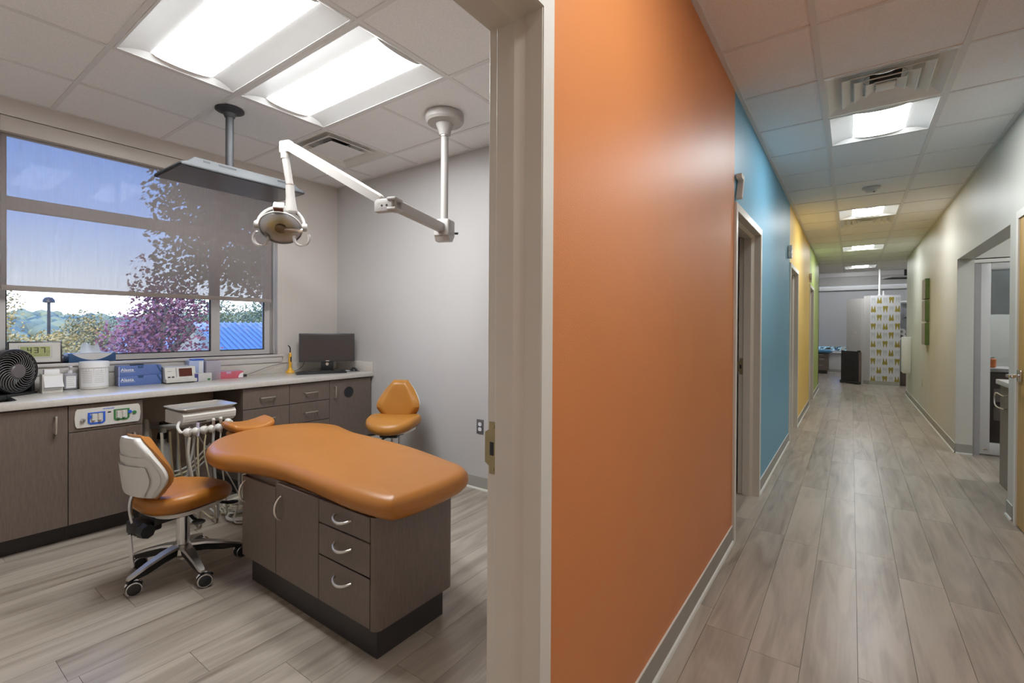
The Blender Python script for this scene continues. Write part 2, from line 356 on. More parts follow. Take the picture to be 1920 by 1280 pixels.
def link(name, data, parent=None):
    o = bpy.data.objects.new(name, data); COL.objects.link(o)
    if parent is not None: o.parent = parent
    return o
def tag(o, label=None, cat=None, group=None, kind=None):
    if label: o['label'] = label
    if cat: o['category'] = cat
    if group: o['group'] = group
    if kind: o['kind'] = kind
    return o
def thing(name, label, cat, loc=(0, 0, 0), rz=0.0, group=None):
    o = link(name, None); o.location = loc; o.rotation_euler = (0, 0, rz); o.empty_display_size = 0.05
    return tag(o, label, cat, group)
def struct(name, mb, mt, parent=None, smooth=False):
    o = mb.build(name, mt, parent, smooth)
    if parent is None: o['kind'] = 'structure'
    return o
def smooth_path(pts, k=6, closed=False):
    P = [Vector(p) for p in pts]; N = len(P); out = []
    rng = range(N) if closed else range(N - 1)
    for i in rng:
        p0 = P[(i - 1) % N] if (closed or i > 0) else P[0]; p1 = P[i]; p2 = P[(i + 1) % N]
        p3 = P[(i + 2) % N] if (closed or i + 2 < N) else P[-1]
        for j in range(k):
            t = j / k
            out.append(0.5 * ((2 * p1) + (p2 - p0) * t + (2 * p0 - 5 * p1 + 4 * p2 - p3) * t * t + (3 * p1 - p0 - 3 * p2 + p3) * t ** 3))
    if not closed: out.append(P[-1])
    return out
def offset_poly(pts, d):
    n = len(pts); out = []
    for i in range(n):
        a = Vector(pts[i - 1]); b = Vector(pts[(i + 1) % n]); t = (b - a); t = Vector((t[0], t[1])).normalized()
        nrm = Vector((-t[1], t[0]))
        out.append((pts[i][0] + nrm[0] * d, pts[i][1] + nrm[1] * d))
    return out
def cushion(outline, z0, z1, r, crown=0.006, zfun=None):
    """outline CCW in xy; rounded edges, slightly domed top."""
    mb = MB(); rs = []; zf = zfun or (lambda x, y: 0.0)
    h = z1 - z0; K = 6
    def ring(d, z): return [(x, y, z + zf(x, y)) for x, y in (offset_poly(outline, d) if d else outline)]
    for i in range(K + 1):
        a = -pi / 2 + pi * i / K
        rs.append(ring(r * (1 - cos(a)), (z0 + z1) / 2 + h / 2 * sin(a)))
    cx = sum(p[0] for p in outline) / len(outline); cy = sum(p[1] for p in outline) / len(outline)
    base = offset_poly(outline, r)
    for q in (0.75, 0.45, 0.15):
        rs.append([(cx + (x - cx) * q, cy + (y - cy) * q, z1 + crown * (1 - q * q) + zf(cx + (x - cx) * q, cy + (y - cy) * q)) for x, y in base])
    mb.rings(rs); return mb
def text_mesh(body, size, mt, ext=0.0004, align='LEFT', bold=0.0):
    c = bpy.data.curves.new('txt', 'FONT'); c.body = body; c.size = size; c.extrude = ext; c.align_x = align; c.offset = bold; c.resolution_u = 3
    o = bpy.data.objects.new('txt', c); COL.objects.link(o)
    bpy.context.view_layer.update()
    me = bpy.data.meshes.new_from_object(o.evaluated_get(bpy.context.evaluated_depsgraph_get()))
    bpy.data.objects.remove(o); bpy.data.curves.remove(c)
    me.materials.clear(); me.materials.append(mt); return me
def copy_tree(o, parent=None):
    c = o.copy(); COL.objects.link(c); c.parent = parent
    for ch in list(o.children): copy_tree(ch, c)
    return c

# ------------------------------------------------------------------ key dimensions
XL = -0.577; XR = 0.895; XRM = -0.704     # hall left face, hall right face, room face of the hall wall
XW = -4.309; YB = 2.897; YN = -0.46       # room: window wall, far side wall, near side wall
HEND = 12.25
DOORS = [(-0.02, 0.896), (3.133, 4.038), (6.27, 7.17), (9.40, 10.30)]
HEAD = 2.0
TRX0, TRX1 = -3.10, -1.88
GY = [0.149 + 0.61 * k for k in range(5)]     # room cross bars .149 .759 1.369 1.979 2.589
HY0 = 2.6265
HALLBAR = (-0.154, 0.456)

# ------------------------------------------------------------------ floor
fl = struct('floor', MB().box(-4.45, 5.2, -3.6, 17.3, -0.30, -0.006), SUBFLOOR)
pw, plen = 0.178, 1.22
pm = MB().box(0.0007, pw - 0.0007, 0.0007, plen - 0.0007, -0.006, 0.0).mesh('plank', PLANK, False)
half = {}
def plank(x0, x1, y0, y1):
    key = (round(x1 - x0, 3), round(y1 - y0, 3))
    if key == (pw, plen): me = pm
    else:
        me = half.get(key)
        if me is None:
            me = half[key] = MB().box(0.0007, x1 - x0 - 0.0007, 0.0007, y1 - y0 - 0.0007, -0.006, 0.0).mesh('plank', PLANK, False)
    o = link('plank', me, fl); o.location = (x0, y0, 0)
def lay(xa, xb, ya, yb, seed):
    rnd = random.Random(seed); i0 = math.floor((xa - 0.03) / pw)
    x = 0.03 + i0 * pw
    while x < xb:
        a = max(x, xa); b = min(x + pw, xb)
        y = ya - rnd.random() * plen
        while y < yb:
            c = max(y, ya); d = min(y + plen, yb)
            if b - a > 0.01 and d - c > 0.03: plank(a, b, c, d)
            y += plen
        x += pw
lay(XW + 0.48, XRM + 0.06, YN, YB, 3)
lay(XRM + 0.06, XR + 0.13, -0.6, 12.4, 5)
lay(XR + 0.13, 2.0, 4.70, 6.73, 8)
# remaining floor: too far away to tell the planks apart
far_fl = MB().box(-4.4, 5.0, 12.4, 17.2, -0.006, 0.0).box(1.025, 3.2, 6.73, 12.2, -0.006, 0.0).box(XRM, XR, -3.5, -0.6, -0.006, 0.0).box(-4.3, XRM + 0.06, YB + 0.15, 12.2, -0.006, 0.0)
o = far_fl.build('far_planking', PLANK, fl, False); o['kind'] = 'stuff'

# ------------------------------------------------------------------ ceiling (tiles on an exposed grid)
ce = struct('ceiling', MB().box(-4.65, 5.2, -3.6, 14.40, CEIL + 0.16, CEIL + 0.30).box(-4.65, 5.2, 14.30, 14.40, CEIL - 0.0, CEIL + 0.75).box(-4.65, 5.2, 14.40, 17.5, 3.25, 3.40), TILE)
unit = MB().box(0, 1, 0, 1, 0, 1)
um_tile = unit.mesh('ceiling_tile', TILE, False); um_bar = unit.mesh('grid_bar', GRID, False)
def ctile(x0, x1, y0, y1):
    o = link('ceiling_tile', um_tile, ce); o.location = (x0 + 0.003, y0 + 0.003, CEIL + 0.004); o.scale = (x1 - x0 - 0.006, y1 - y0 - 0.006, 0.016)
def cbar(x0, x1, y0, y1, dz=0.0):
    o = link('grid_bar', um_bar, ce); o.location = (x0, y0, CEIL - 0.001 + dz); o.scale = (x1 - x0, y1 - y0, 0.0055)
RX = [XW + 0.001, TRX0 - 0.61, TRX0, TRX0 + 0.61, TRX1, TRX1 + 0.61, XRM - 0.001]
RY = [YN] + GY + [YB - 0.001]
for i in range(len(RX) - 1):
    for j in range(len(RY) - 1):
        x0, x1, y0, y1 = RX[i], RX[i + 1], RY[j], RY[j + 1]
        if i in (2, 3) and j in (2, 3): continue            # ceiling lights
        if i == 1 and j == 4: continue                      # air diffuser
        ctile(x0, x1, y0, y1)
for y in GY: cbar(XW, XRM, y - 0.012, y + 0.012)
for k, x in enumerate(RX[1:-1]):
    for j in range(len(RY) - 1):
        if k == 2 and j in (2, 3): continue
        cbar(x - 0.012, x + 0.012, RY[j] + (0.012 if j else 0), RY[j + 1] - (0.012 if j < len(RY) - 2 else 0), 0.0005)
for (x0, x1, y0, y1) in ((XW, XW + 0.022, YN, YB), (XRM - 0.022, XRM, YN, YB), (XW + 0.022, XRM - 0.022, YB - 0.022, YB), (XW + 0.022, XRM - 0.022, YN, YN + 0.022)): cbar(x0, x1, y0, y1, -0.0005)
HY = [HY0 + 0.61 * k for k in range(-10, 17)]   # hall cross bars
LIGHT_CELLS = [HY0 + 0.61 * k for k in (-8, -3, 2, 7, 12, 17)]
VENT_CELLS = [HY0 + 0.61 * k for k in (1, 8)]
HX = [XL + 0.001, HALLBAR[0], HALLBAR[1], XR - 0.001]
ys = [y for y in HY if y < HEND + 0.2]
for a in range(len(ys) - 1):
    for i in range(3):
        if i == 1 and any(abs(ys[a] - c) < 0.01 for c in LIGHT_CELLS + VENT_CELLS): continue
        ctile(HX[i], HX[i + 1], ys[a], ys[a + 1])
BX = [-3.814 + 0.61 * k for k in range(13)]
bys = [HY0 + 0.61 * k for k in (16, 17, 18, 19)]
for a in range(3):
    for i in range(2, len(BX) - 3):
        if abs(BX[i] - HALLBAR[0]) < 0.01 and a == 1: continue
        ctile(BX[i], BX[i + 1], bys[a], bys[a + 1])
for x in HALLBAR: cbar(x - 0.014, x + 0.014, -3.4, 14.3)
for y in ys:
    for i in range(3): cbar(HX[i] + (0.014 if i else 0), HX[i + 1] - (0.014 if i < 2 else 0), y - 0.009, y + 0.009, 0.0005)
for y in bys[1:]: cbar(-3.2, XL - 0.02, y - 0.010, y + 0.010); cbar(XR, 3.4, y - 0.010, y + 0.010)
cbar(XL, XL + 0.024, -3.4, HEND, -0.0005); cbar(XR - 0.024, XR, -3.4, HEND, -0.0005)

# ------------------------------------------------------------------ walls
def wall_y(x0, x1, y0, y1, z0, z1, holes):
    """wall running along y between x0..x1 with rectangular holes (ya, yb, za, zb)"""
    mb = MB(); y = y0
    for (a, b, c, d) in sorted(holes):
        if a > y: mb.box(x0, x1, y, a, z0, z1)
        if c > z0: mb.box(x0, x1, a, b, z0, c)
        if d < z1: mb.box(x0, x1, a, b, d, z1)
        y = b
    if y < y1: mb.box(x0, x1, y, y1, z0, z1)
    return mb
WT = CEIL + 0.159
def dh(i): a, b = DOORS[i]; return (a - 0.035, b + 0.035, 0.0, HEAD + 0.035)
xm = (XL + XRM) / 2
struct('wall_orange', wall_y(xm, XL, -3.5, 3.083, 0, WT, [dh(0)]), ORANGE)
struct('wall_blue', wall_y(xm, XL, 3.083, 6.22, 0, WT, [dh(1)]), BLUE)
struct('wall_yellow', wall_y(xm, XL, 6.22, 9.35, 0, WT, [dh(2)]), YELLOW)
struct('wall_green', wall_y(xm, XL, 9.35, HEND, 0, WT, [dh(3)]), GREEN)
struct('wall_room_front', wall_y(XRM, xm, -3.5, HEND, 0, WT, [dh(i) for i in range(4)]), GREIGE)
WY0, WY1, WZ0, WZ1 = 0.52, 2.275, 1.03, 2.602
struct('wall_window', wall_y(-4.46, XW, -3.5, 12.25, 0, WT, [(WY0, WY1, WZ0, WZ1)]), GREIGE)
struct('wall_back', MB().box(XW, XRM, YB, YB + 0.15, 0, WT), WHITEWALL)
struct('wall_near', MB().box(XW, XRM, YN - 0.12, YN, 0, WT), GREIGE)
struct('wall_partition', MB().box(-4.46, XRM, 6.02, 6.14, 0, WT).box(-4.46, XRM, 9.15, 9.27, 0, WT).box(-4.46, XL, HEND - 0.12, HEND, 0, WT), GREIGE)
RD = (3.54, 4.45)
struct('wall_right', wall_y(XR, XR + 0.13, -3.5, HEND, 0, WT, [(RD[0] - 0.035, RD[1] + 0.035, 0, 2.04), (4.70, 6.73, 0, 2.025)]), OFFWHITE)
struct('wall_hall_end', MB().box(XL - 0.2, XR + 0.2, -3.6, -3.5, 0, WT), OFFWHITE)
struct('wall_alcove', MB().box(XR + 0.13, 3.2, 4.56, 4.70, 0, WT).box(3.2, 3.3, 3.2, 12.25, 0, WT).box(XR + 0.13, 3.3, 3.2, 3.3, 0, WT)
       .box(XR + 0.13, 3.2, 6.78, 6.88, 2.02, WT).box(2.35, 3.2, 6.78, 6.88, 0, 2.02).box(XR + 0.13, 3.2, 8.60, 8.70, 0, WT).box(XR + 0.13, 5.0, HEND - 0.12, HEND, 0, WT), OFFWHITE)
struct('ceiling_alcove', MB().box(XR + 0.13, 3.2, 4.7, 8.6, CEIL, CEIL + 0.03), TILE)
struct('wall_bay_side', MB().box(-4.46, -4.3, HEND, 17.3, 0, 3.3).box(4.9, 5.05, HEND, 17.3, 0, 3.3), OFFWHITE)
FY = 17.18
struct('wall_far', wall_y(-FY - 0.15, -FY, -4.3, 4.9, 0, 3.3, [(-3.2, 3.0, 0.62, 2.86)]).xf(Matrix.Rotation(-pi / 2, 4, 'Z')), WHITEWALL)
# outer shell of the building keeps the low sun out
struct('wall_outside', MB().box(5.05, 5.15, -3.6, 17.4, 0, 3.4).box(-4.6, 5.15, -3.75, -3.6, 0, 3.0), SIDING)

# ------------------------------------------------------------------ door frames
def door_frame(i):
    a, b = DOORS[i]
    prof = [(XL - 0.002, -0.050), (XL + 0.012, -0.050), (XL + 0.013, -0.046), (XL + 0.013, -0.003), (XL + 0.011, 0.0), (-0.610, 0.0), (-0.614, 0.003), (-0.626, 0.013), (-0.631, 0.016), (-0.680, 0.016), (-0.682, 0.014), (-0.682, 0.0), (-0.7145, 0.0), (-0.7165, -0.002), (-0.7165, -0.050), (XRM + 0.002, -0.050)]
    mb = MB(); rows = [[], [], [], []]
    for x, o in prof:
        rows[0].append((x, b - o, 0.0)); rows[1].append((x, b - o, HEAD - o)); rows[2].append((x, a + o, HEAD - o)); rows[3].append((x, a + o, 0.0))
    n = len(prof); vs = [p for r in rows for p in r]; fs = []
    for r in range(3):
        fs += [(r * n + k, r * n + k + 1, (r + 1) * n + k + 1, (r + 1) * n + k) for k in range(n - 1)]
    mb.add(vs, fs)
    f = mb.build('door_%d' % (i + 1), FRAME, None, True, 20); f['kind'] = 'structure'
    # strike plate on the far jamb
    p = MB(); z0, z1 = 0.931, 1.056
    poly = [(-0.684, z0), (-0.709, z0), (-0.709, z0 + 0.018), (-0.722, z0 + 0.026), (-0.722, z1 - 0.026), (-0.709, z1 - 0.018), (-0.709, z1), (-0.684, z1)]
    p.prism([(x, z) for x, z in poly], b - 0.0025, b + 0.0005, 'xz')
    sp = p.build('strike_plate', BRASS, f, False)
    MB().rbox(-0.7075, -0.6945, b - 0.0032, b - 0.0005, 0.975, 1.008, 0.003).build('latch_hole', BLACK, sp)
    for z in (z0 + 0.011, z1 - 0.011):
        MB().lathe([(0.0045, 0), (0.004, 0.0012), (0.0001, 0.0014)], (-0.697, b - 0.0025, z), 10, (0, -1, 0)).build('screw', BRASS, sp)
    return f
for i in range(4): door_frame(i)
# light hall side of the casing
def casing(i):
    a, b = DOORS[i]; mb = MB(); x0, x1 = XL + 0.0128, XL + 0.0142
    mb.box(x0, x1, b + 0.002, b + 0.048, 0, HEAD + 0.048).box(x0, x1, a - 0.048, a - 0.002, 0, HEAD + 0.048).box(x0, x1, a - 0.002, b + 0.002, HEAD + 0.002, HEAD + 0.048)
    o = mb.build('trim_%d' % (i + 1), CASING_W, None, False); o['kind'] = 'structure'
for i in range(4): casing(i)

# ------------------------------------------------------------------ baseboards
def base_y(name, x, sgn, y0, y1):
    b = struct(name, MB().box(min(x, x + sgn * 0.006), max(x, x + sgn * 0.006), y0, y1, 0.0, 0.100), RUBBER)
    MB().prism([(x, 0.0), (x + sgn * 0.017, 0.0), (x + sgn * 0.013, 0.009), (x + sgn * 0.006, 0.013), (x, 0.013)], y0, y1, 'xz').build('shoe_strip', CAULK, b, False)
    MB().box(min(x, x + sgn * 0.0068), max(x, x + sgn * 0.0068), y0, y1, 0.098, 0.1015).build('top_bead', CAULK, b, False)
def base_x(name, y, sgn, x0, x1):
    b = struct(name, MB().box(x0, x1, min(y, y + sgn * 0.006), max(y, y + sgn * 0.006), 0.0, 0.100), RUBBER)
    MB().prism([(y, 0.0), (y + sgn * 0.017, 0.0), (y + sgn * 0.013, 0.009), (y + sgn * 0.006, 0.013), (y, 0.013)], x0, x1, 'yz').build('shoe_strip', CAULK, b, False)
base_y('baseboard_orange', XL, 1, DOORS[0][1] + 0.05, DOORS[1][0] - 0.05)
base_y('baseboard_blue', XL, 1, DOORS[1][1] + 0.05, DOORS[2][0] - 0.05)
base_y('baseboard_yellow', XL, 1, DOORS[2][1] + 0.05, DOORS[3][0] - 0.05)
base_y('baseboard_green', XL, 1, DOORS[3][1] + 0.05, HEND)
base_y('baseboard_right', XR, -1, 6.73, HEND)
base_y('baseboard_right', XR, -1, RD[1] + 0.10, 4.70)
base_x('baseboard_right', 6.73, -1, XR, XR + 0.128)
base_x('baseboard_back', YB, -1, -3.70, XRM)
base_x('baseboard_far', FY, -1, -4.3, 4.9)

# ------------------------------------------------------------------ window of the treatment room
XG = -4.456
wf = MB()
for (y0, y1, z0, z1) in ((WY0, WY0 + 0.045, WZ0, WZ1), (WY1 - 0.043, WY1, WZ0, WZ1), (WY0 + 0.045, WY1 - 0.043, WZ0, WZ0 + 0.04), (WY0 + 0.045, WY1 - 0.043, WZ1 - 0.045, WZ1),
                         (1.778, 1.846, WZ0 + 0.04, WZ1 - 0.045), (WY0 + 0.045, 1.778, 2.045, 2.12), (1.846, WY1 - 0.043, 2.045, 2.12)):
    wf.box(XG - 0.05, XG, y0, y1, z0, z1)
win = wf.build('window_1', mat('window_frame_alu', (0.68, 0.65, 0.64, 1), 0.4, 0.0, var=0.02), None, False); win['kind'] = 'structure'
for (y0, y1, z0, z1) in ((WY0 + 0.045, 1.778, WZ0 + 0.04, 2.045), (1.846, WY1 - 0.043, WZ0 + 0.04, 2.045), (WY0 + 0.045, 1.778, 2.12, WZ1 - 0.045), (1.846, WY1 - 0.043, 2.12, WZ1 - 0.045)):
    MB().box(XG - 0.030, XG - 0.026, y0, y1, z0, z1).build('pane', GLASS, win, False)
    g = MB()
    for (a, b, c, d) in ((y0, y0 + 0.008, z0, z1), (y1 - 0.008, y1, z0, z1), (y0, y1, z0, z0 + 0.008), (y0, y1, z1 - 0.008, z1)): g.box(XG - 0.026, XG - 0.020, a, b, c, d)
    g.build('gasket', BLACK, win, False)
sill = struct('trim_sill', MB().rbox(XG, XW + 0.030, WY0 - 0.09, WY1 + 0.045, WZ0 - 0.022, WZ0, 0.004).rbox(XW, XW + 0.018, WY0 - 0.08, WY1 + 0.035, WZ0 - 0.075, WZ0 - 0.022, 0.003), mat('sill_paint', (0.62, 0.59, 0.57, 1), 0.35, var=0.01), None, True)
# roller shade
rs = thing('roller_shade', 'grey mesh roller shade pulled three quarters down over the window', 'shade', (-4.36, WY0, 1.505))
MB().box(0, 0.0015, 0.012, 1.722, 0.03, 1.02).build('fabric', SHADE, rs, False)
MB().rbox(-0.004, 0.006, 0.012, 1.722, 0.0, 0.034, 0.003).build('hem_bar', mat('shade_hem', (0.36, 0.315, 0.285, 1), 0.7, var=0.02), rs)
MB().rbox(-0.07, 0.049, 0.004, 1.751, 0.995, 1.093, 0.003).build('fascia', mat('shade_fascia', (0.55, 0.50, 0.455, 1), 0.4, var=0.01), rs)
ch = smooth_path([(0.012, 1.735, 0.98), (0.013, 1.737, 0.2), (0.014, 1.737, -0.38), (0.014, 1.741, -0.41), (0.014, 1.745, -0.38), (0.013, 1.744, 0.98)], 5)
MB().tube(ch, 0.0018, 5).build('bead_chain', PLASTIC, rs)

# ------------------------------------------------------------------ ceiling lights and air diffusers
def troffer(name, label, loc, rz, L, group, lens=None, cat='ceiling light'):
    t = thing(name, label, cat, loc, rz, group); W = 0.61; hl = L / 2 - 0.014; hw = W / 2 - 0.014; le = hl - 0.055
    lens = lens or LENS
    prof = []
    for k in range(9):
        u = k / 8; prof.append((hw - 0.010 - (hw - 0.010 - 0.150) * u, 0.001 + 0.022 * sin(u * pi / 2)))
    for s in (1, -1):
        MB().grid(lambda a, b, s=s: (-hl + 0.01 + (2 * hl - 0.02) * a, s * prof[int(round(b * 8))][0], prof[int(round(b * 8))][1]), 1, 8).build('reflector_wing', FIXTURE, t)
    fr = MB()
    for (x0, x1, y0, y1) in ((-hl, hl, hw - 0.011, hw), (-hl, hl, -hw, -hw + 0.011), (-hl, -hl + 0.011, -hw + 0.011, hw - 0.011), (hl - 0.011, hl, -hw + 0.011, hw - 0.011)): fr.box(x0, x1, y0, y1, -0.001, 0.02)
    fr.build('frame', FIXTURE, t, False)
    MB().box(-hl, hl, -hw, hw, 0.09, 0.11).build('housing', FIXTURE, t, False)
    R = []
    for k in range(13):
        a = -1 + 2 * k / 12; R.append((a * 0.150, 0.024 - 0.020 * (1 - a * a) ** 0.6))
    ln = MB().grid(lambda a, b: (-le + 2 * le * a, R[int(round(b * 12))][0], R[int(round(b * 12))][1]), 1, 12)
    ln.build('lens', lens, t)
    for s in (1, -1):
        e = MB(); e.prism([(y, z) for y, z in R] + [(0.150, 0.030), (-0.150, 0.030)], s * le, s * (le + 0.004), 'yz'); e.build('end_plate', FIXTURE, t, False)
        q = MB().add([(s * (hl - 0.011), -hw + 0.011, 0.0), (s * (hl - 0.011), hw - 0.011, 0.0), (s * (le + 0.004), 0.2, 0.024), (s * (le + 0.004), -0.2, 0.024)], [(0, 1, 2, 3)]); q.build('end_slope', FIXTURE, t, False)
    return t
cx = (TRX0 + TRX1) / 2
troffer('ceiling_light', 'long glowing recessed ceiling light of the treatment room, nearer the window corner at left', (cx, 1.064, CEIL), 0, 1.22, 'treatment room ceiling lights')
troffer('ceiling_light', 'long glowing recessed ceiling light of the treatment room, beside the white lamp pole', (cx, 1.674, CEIL), 0, 1.22, 'treatment room ceiling lights')
names = {2: 'large square glowing hall ceiling light right behind the square air diffuser', 7: 'second square hall ceiling light, just past the smoke detector', 12: 'third square hall ceiling light, between the second and the last small one', 17: 'last and smallest ceiling light at the far end of the hall', -3: 'square hall ceiling light directly above the viewer', -8: 'square hall ceiling light behind the viewer'}
for k in (-8, -3, 2, 7, 12, 17):
    troffer('hall_ceiling_light', names[k], ((HALLBAR[0] + HALLBAR[1]) / 2, HY0 + 0.61 * k + 0.305, CEIL), pi / 2, 0.61, 'square hall ceiling lights', LENSH)
# unseen lights of the same kind in the bay and the rooms off the hall
for (x, y, l) in ((2.9, 13.6, 'bay ceiling light right of the tooth partition'), (-2.2, 13.6, 'bay ceiling light left of the hall end')):
    troffer('unseen_bay_light', l, (x, y, CEIL), pi / 2, 0.61, 'bay ceiling lights', LENSH)
for (x, y, l) in ((-1.6, 15.8, 'added high bay light out of sight, left of the far window'), (1.8, 15.8, 'added high bay light out of sight, right of the far window'), (0.1, 16.2, 'added high bay light out of sight, straight ahead of the hall')):  # added above the lower ceiling edge, out of sight, to brighten the far bay
    troffer('unseen_bay_light', l, (x, y, 3.24), pi / 2, 0.61, 'bay ceiling lights', LENSH)
troffer('added_alcove_light', 'added light out of sight in the open alcove on the right', (1.9, 5.7, CEIL - 0.034), pi / 2, 0.61, 'added alcove lights', LENSH)  # added out of sight to brighten the dark alcove
troffer('added_alcove_light', 'added light out of sight in the glazed room off the alcove', (1.9, 7.6, CEIL - 0.034), pi / 2, 0.61, 'added alcove lights', LENSH)  # added out of sight to brighten the room behind the glass
def diffuser(label, x, y, rings):
    t = thing('air_diffuser', label, 'air vent', (x, y, CEIL), 0, 'ceiling air diffusers')
    h = 0.291
    def sq(r, z): return [(-r, -r, z), (r, -r, z), (r, r, z), (-r, r, z)]
    MB().rings([sq(h, 0.0), sq(h - 0.012, 0.0), sq(h - 0.060, 0.030), sq(0.12, 0.062)], False, False).build('back_pan', DIFFUSER, t, False)
    MB().cyl((0, 0, 0.058), (0, 0, 0.13), 0.105, None, 24, False).build('duct_neck', mat('duct_grey', (0.30, 0.31, 0.30, 1), 0.6, var=0.05), t)
    MB().box(-0.122, 0.122, -0.122, 0.122, 0.1305, 0.134).build('duct_cap', DARKGREY, t, False)
    MB().rings([sq(0.1205, 0.0615), [(-0.105 * 0.707, -0.105 * 0.707, 0.062), (0.105 * 0.707, -0.105 * 0.707, 0.062), (0.105 * 0.707, 0.105 * 0.707, 0.062), (-0.105 * 0.707, 0.105 * 0.707, 0.062)]], False, False).build('neck_collar', DIFFUSER, t, False)
    if rings == 3:
        for k, r in enumerate((0.21, 0.15, 0.095)):
            MB().rings([sq(r, 0.004 - 0.002 * k), sq(r - 0.004, 0.002 - 0.002 * k), sq(r - 0.044, 0.022 - 0.002 * k), sq(r - 0.042, 0.026 - 0.002 * k)], False, False).build('louver', DIFFUSER, t, False)
        MB().rbox(-0.045, 0.045, -0.045, 0.045, 0.0, 0.01, 0.003).build('centre_plate', DIFFUSER, t)
    else:
        MB().rings([sq(0.215, 0.004), sq(0.205, 0.002), sq(0.165, 0.035), sq(0.168, 0.039)], False, False).build('louver', DIFFUSER, t, False)
        MB().rings([sq(0.155, 0.0), sq(0.150, -0.002), sq(0.001, -0.003)], False, False).build('centre_plate', FIXTURE, t, False)
    return t
hx = (HALLBAR[0] + HALLBAR[1]) / 2
diffuser('stepped square air diffuser in the hall ceiling, in front of the first hall light', hx, VENT_CELLS[0] + 0.305, 3)
diffuser('square air diffuser in the hall ceiling just behind the second hall light', hx, VENT_CELLS[1] + 0.305, 3)
diffuser('square air diffuser in the treatment room ceiling, behind the white lamp arm', TRX0 - 0.305, 2.284, 2)
sm = thing('smoke_detector', 'small white round smoke detector on the hall ceiling', 'smoke detector', (0.153, 5.96, CEIL))
MB().lathe([(0.075, 0.0), (0.075, -0.012), (0.058, -0.020), (0.0001, -0.020)], (0, 0, 0)).build('base', PLASTIC, sm)
MB().lathe([(0.05, -0.020), (0.048, -0.042), (0.035, -0.050), (0.0001, -0.051)], (0, 0, 0)).build('sensor_head', PLASTIC, sm)
MB().ball((0.02, -0.03, -0.046), 0.008).build('indicator', BLACK, sm)

# ------------------------------------------------------------------ cabinets along the window wall
CF = -3.735       # front plane of doors
CT, CB = 0.856, 0.816
def bar_pull(parent, p0, p1, out=0.028, r=0.0048, name='handle'):
    p0 = Vector(p0); p1 = Vector(p1); d = (p1 - p0).normalized(); n = Vector((out, 0, 0))
    pts = [p0, p0 + n * 0.75, p0 + n + d * 0.012, p1 + n - d * 0.012, p1 + n * 0.75, p1]
    return MB().tube(smooth_path(pts, 4), r, 8).build(name, PULL, parent)
def arc_pull(parent, p0, p1, nrm, out=0.03, r=0.005):
    p0 = Vector(p0); p1 = Vector(p1); nrm = Vector(nrm); pts = []
    for k in range(13):
        u = k / 12; pts.append(p0.lerp(p1, u) + nrm * (out * (1 - (2 * u - 1) ** 2) ** 0.75))
    rr = [r * (0.75 + 0.35 * sin(pi * k / 12)) for k in range(13)]
    return MB().tube(pts, rr, 8).build('handle', PULL, parent)
def carcass(name, label, y0, y1, group='built-in base cabinets'):
    t = thing(name, label, 'cabinet', (CF, y0, 0), 0, group); w_ = y1 - y0
    MB().box(-0.52, -0.021, 0.0005, w_ - 0.0005, 0.10, CB).build('body', LAM, t, False)
    MB().box(-0.50, -0.075, 0.0005, w_ - 0.0005, 0.0, 0.10).build('toe_kick', KICK, t, False)
    return t, w_
def front(t, name, y0, y1, z0, z1):
    return MB().rbox(-0.020, 0.0, y0 + 0.0018, y1 - 0.0018, z0 + 0.0015, z1 - 0.0015, 0.0012, 1).build(name, LAM, t)
t, w_ = carcass('base_cabinet', 'dark wood base cabinet with one wide door under the fan', 0.17, 0.727)
d = front(t, 'door', 0, w_, 0.103, 0.808); bar_pull(d, (0, 0.671 - 0.17, 0.756), (0, 0.671 - 0.17, 0.658), 0.03, 0.0055)
t, w_ = carcass('base_cabinet', 'dark wood base cabinet holding the white gas outlet panel', 0.727, 1.088)
front(t, 'fascia_panel', 0, w_, 0.650, 0.808); d = front(t, 'door', 0, w_, 0.103, 0.648); bar_pull(d, (0, w_ - 0.05, 0.60), (0, w_ - 0.05, 0.50), 0.03, 0.0055)
for (lab, a, b, hy) in (('dark wood three-drawer cabinet beside the open knee space', 1.707, 2.074, None), ('dark wood three-drawer cabinet next to the round-vent door', 2.074, 2.438, None)):
    t, w_ = carcass('drawer_cabinet', lab, a, b)
    for (z0, z1) in ((0.648, 0.808), (0.480, 0.646), (0.103, 0.478)):
        d = front(t, 'drawer', 0, w_, z0, z1); zc = (z0 + z1) / 2; bar_pull(d, (0, w_ / 2 - 0.055, zc), (0, w_ / 2 + 0.055, zc), 0.026, 0.0042)
t, w_ = carcass('vented_cabinet', 'dark wood corner cabinet whose door has a round black vent', 2.438, 2.884)
d = front(t, 'door', 0, w_ - 0.004, 0.103, 0.808); bar_pull(d, (0, 0.047, 0.756), (0, 0.047, 0.654), 0.03, 0.0055)
vt = MB().lathe([(0.050, 0.0), (0.050, 0.004), (0.046, 0.005), (0.044, 0.003), (0.0001, 0.003)], (0, 0.197, 0.690), 28, (1, 0, 0)).build('vent_grille', mat('vent_charcoal', (0.035, 0.033, 0.035, 1), 0.5, var=0.1), d)
sl = MB()
for k in range(-3, 4):
    hw_ = 0.042 * math.sqrt(1 - (k / 4) ** 2); sl.box(0.003, 0.006, 0.197 - hw_, 0.197 + hw_, 0.690 + k * 0.011 - 0.002, 0.690 + k * 0.011 + 0.002)
sl.build('louver_slats', DARKGREY, vt, False)
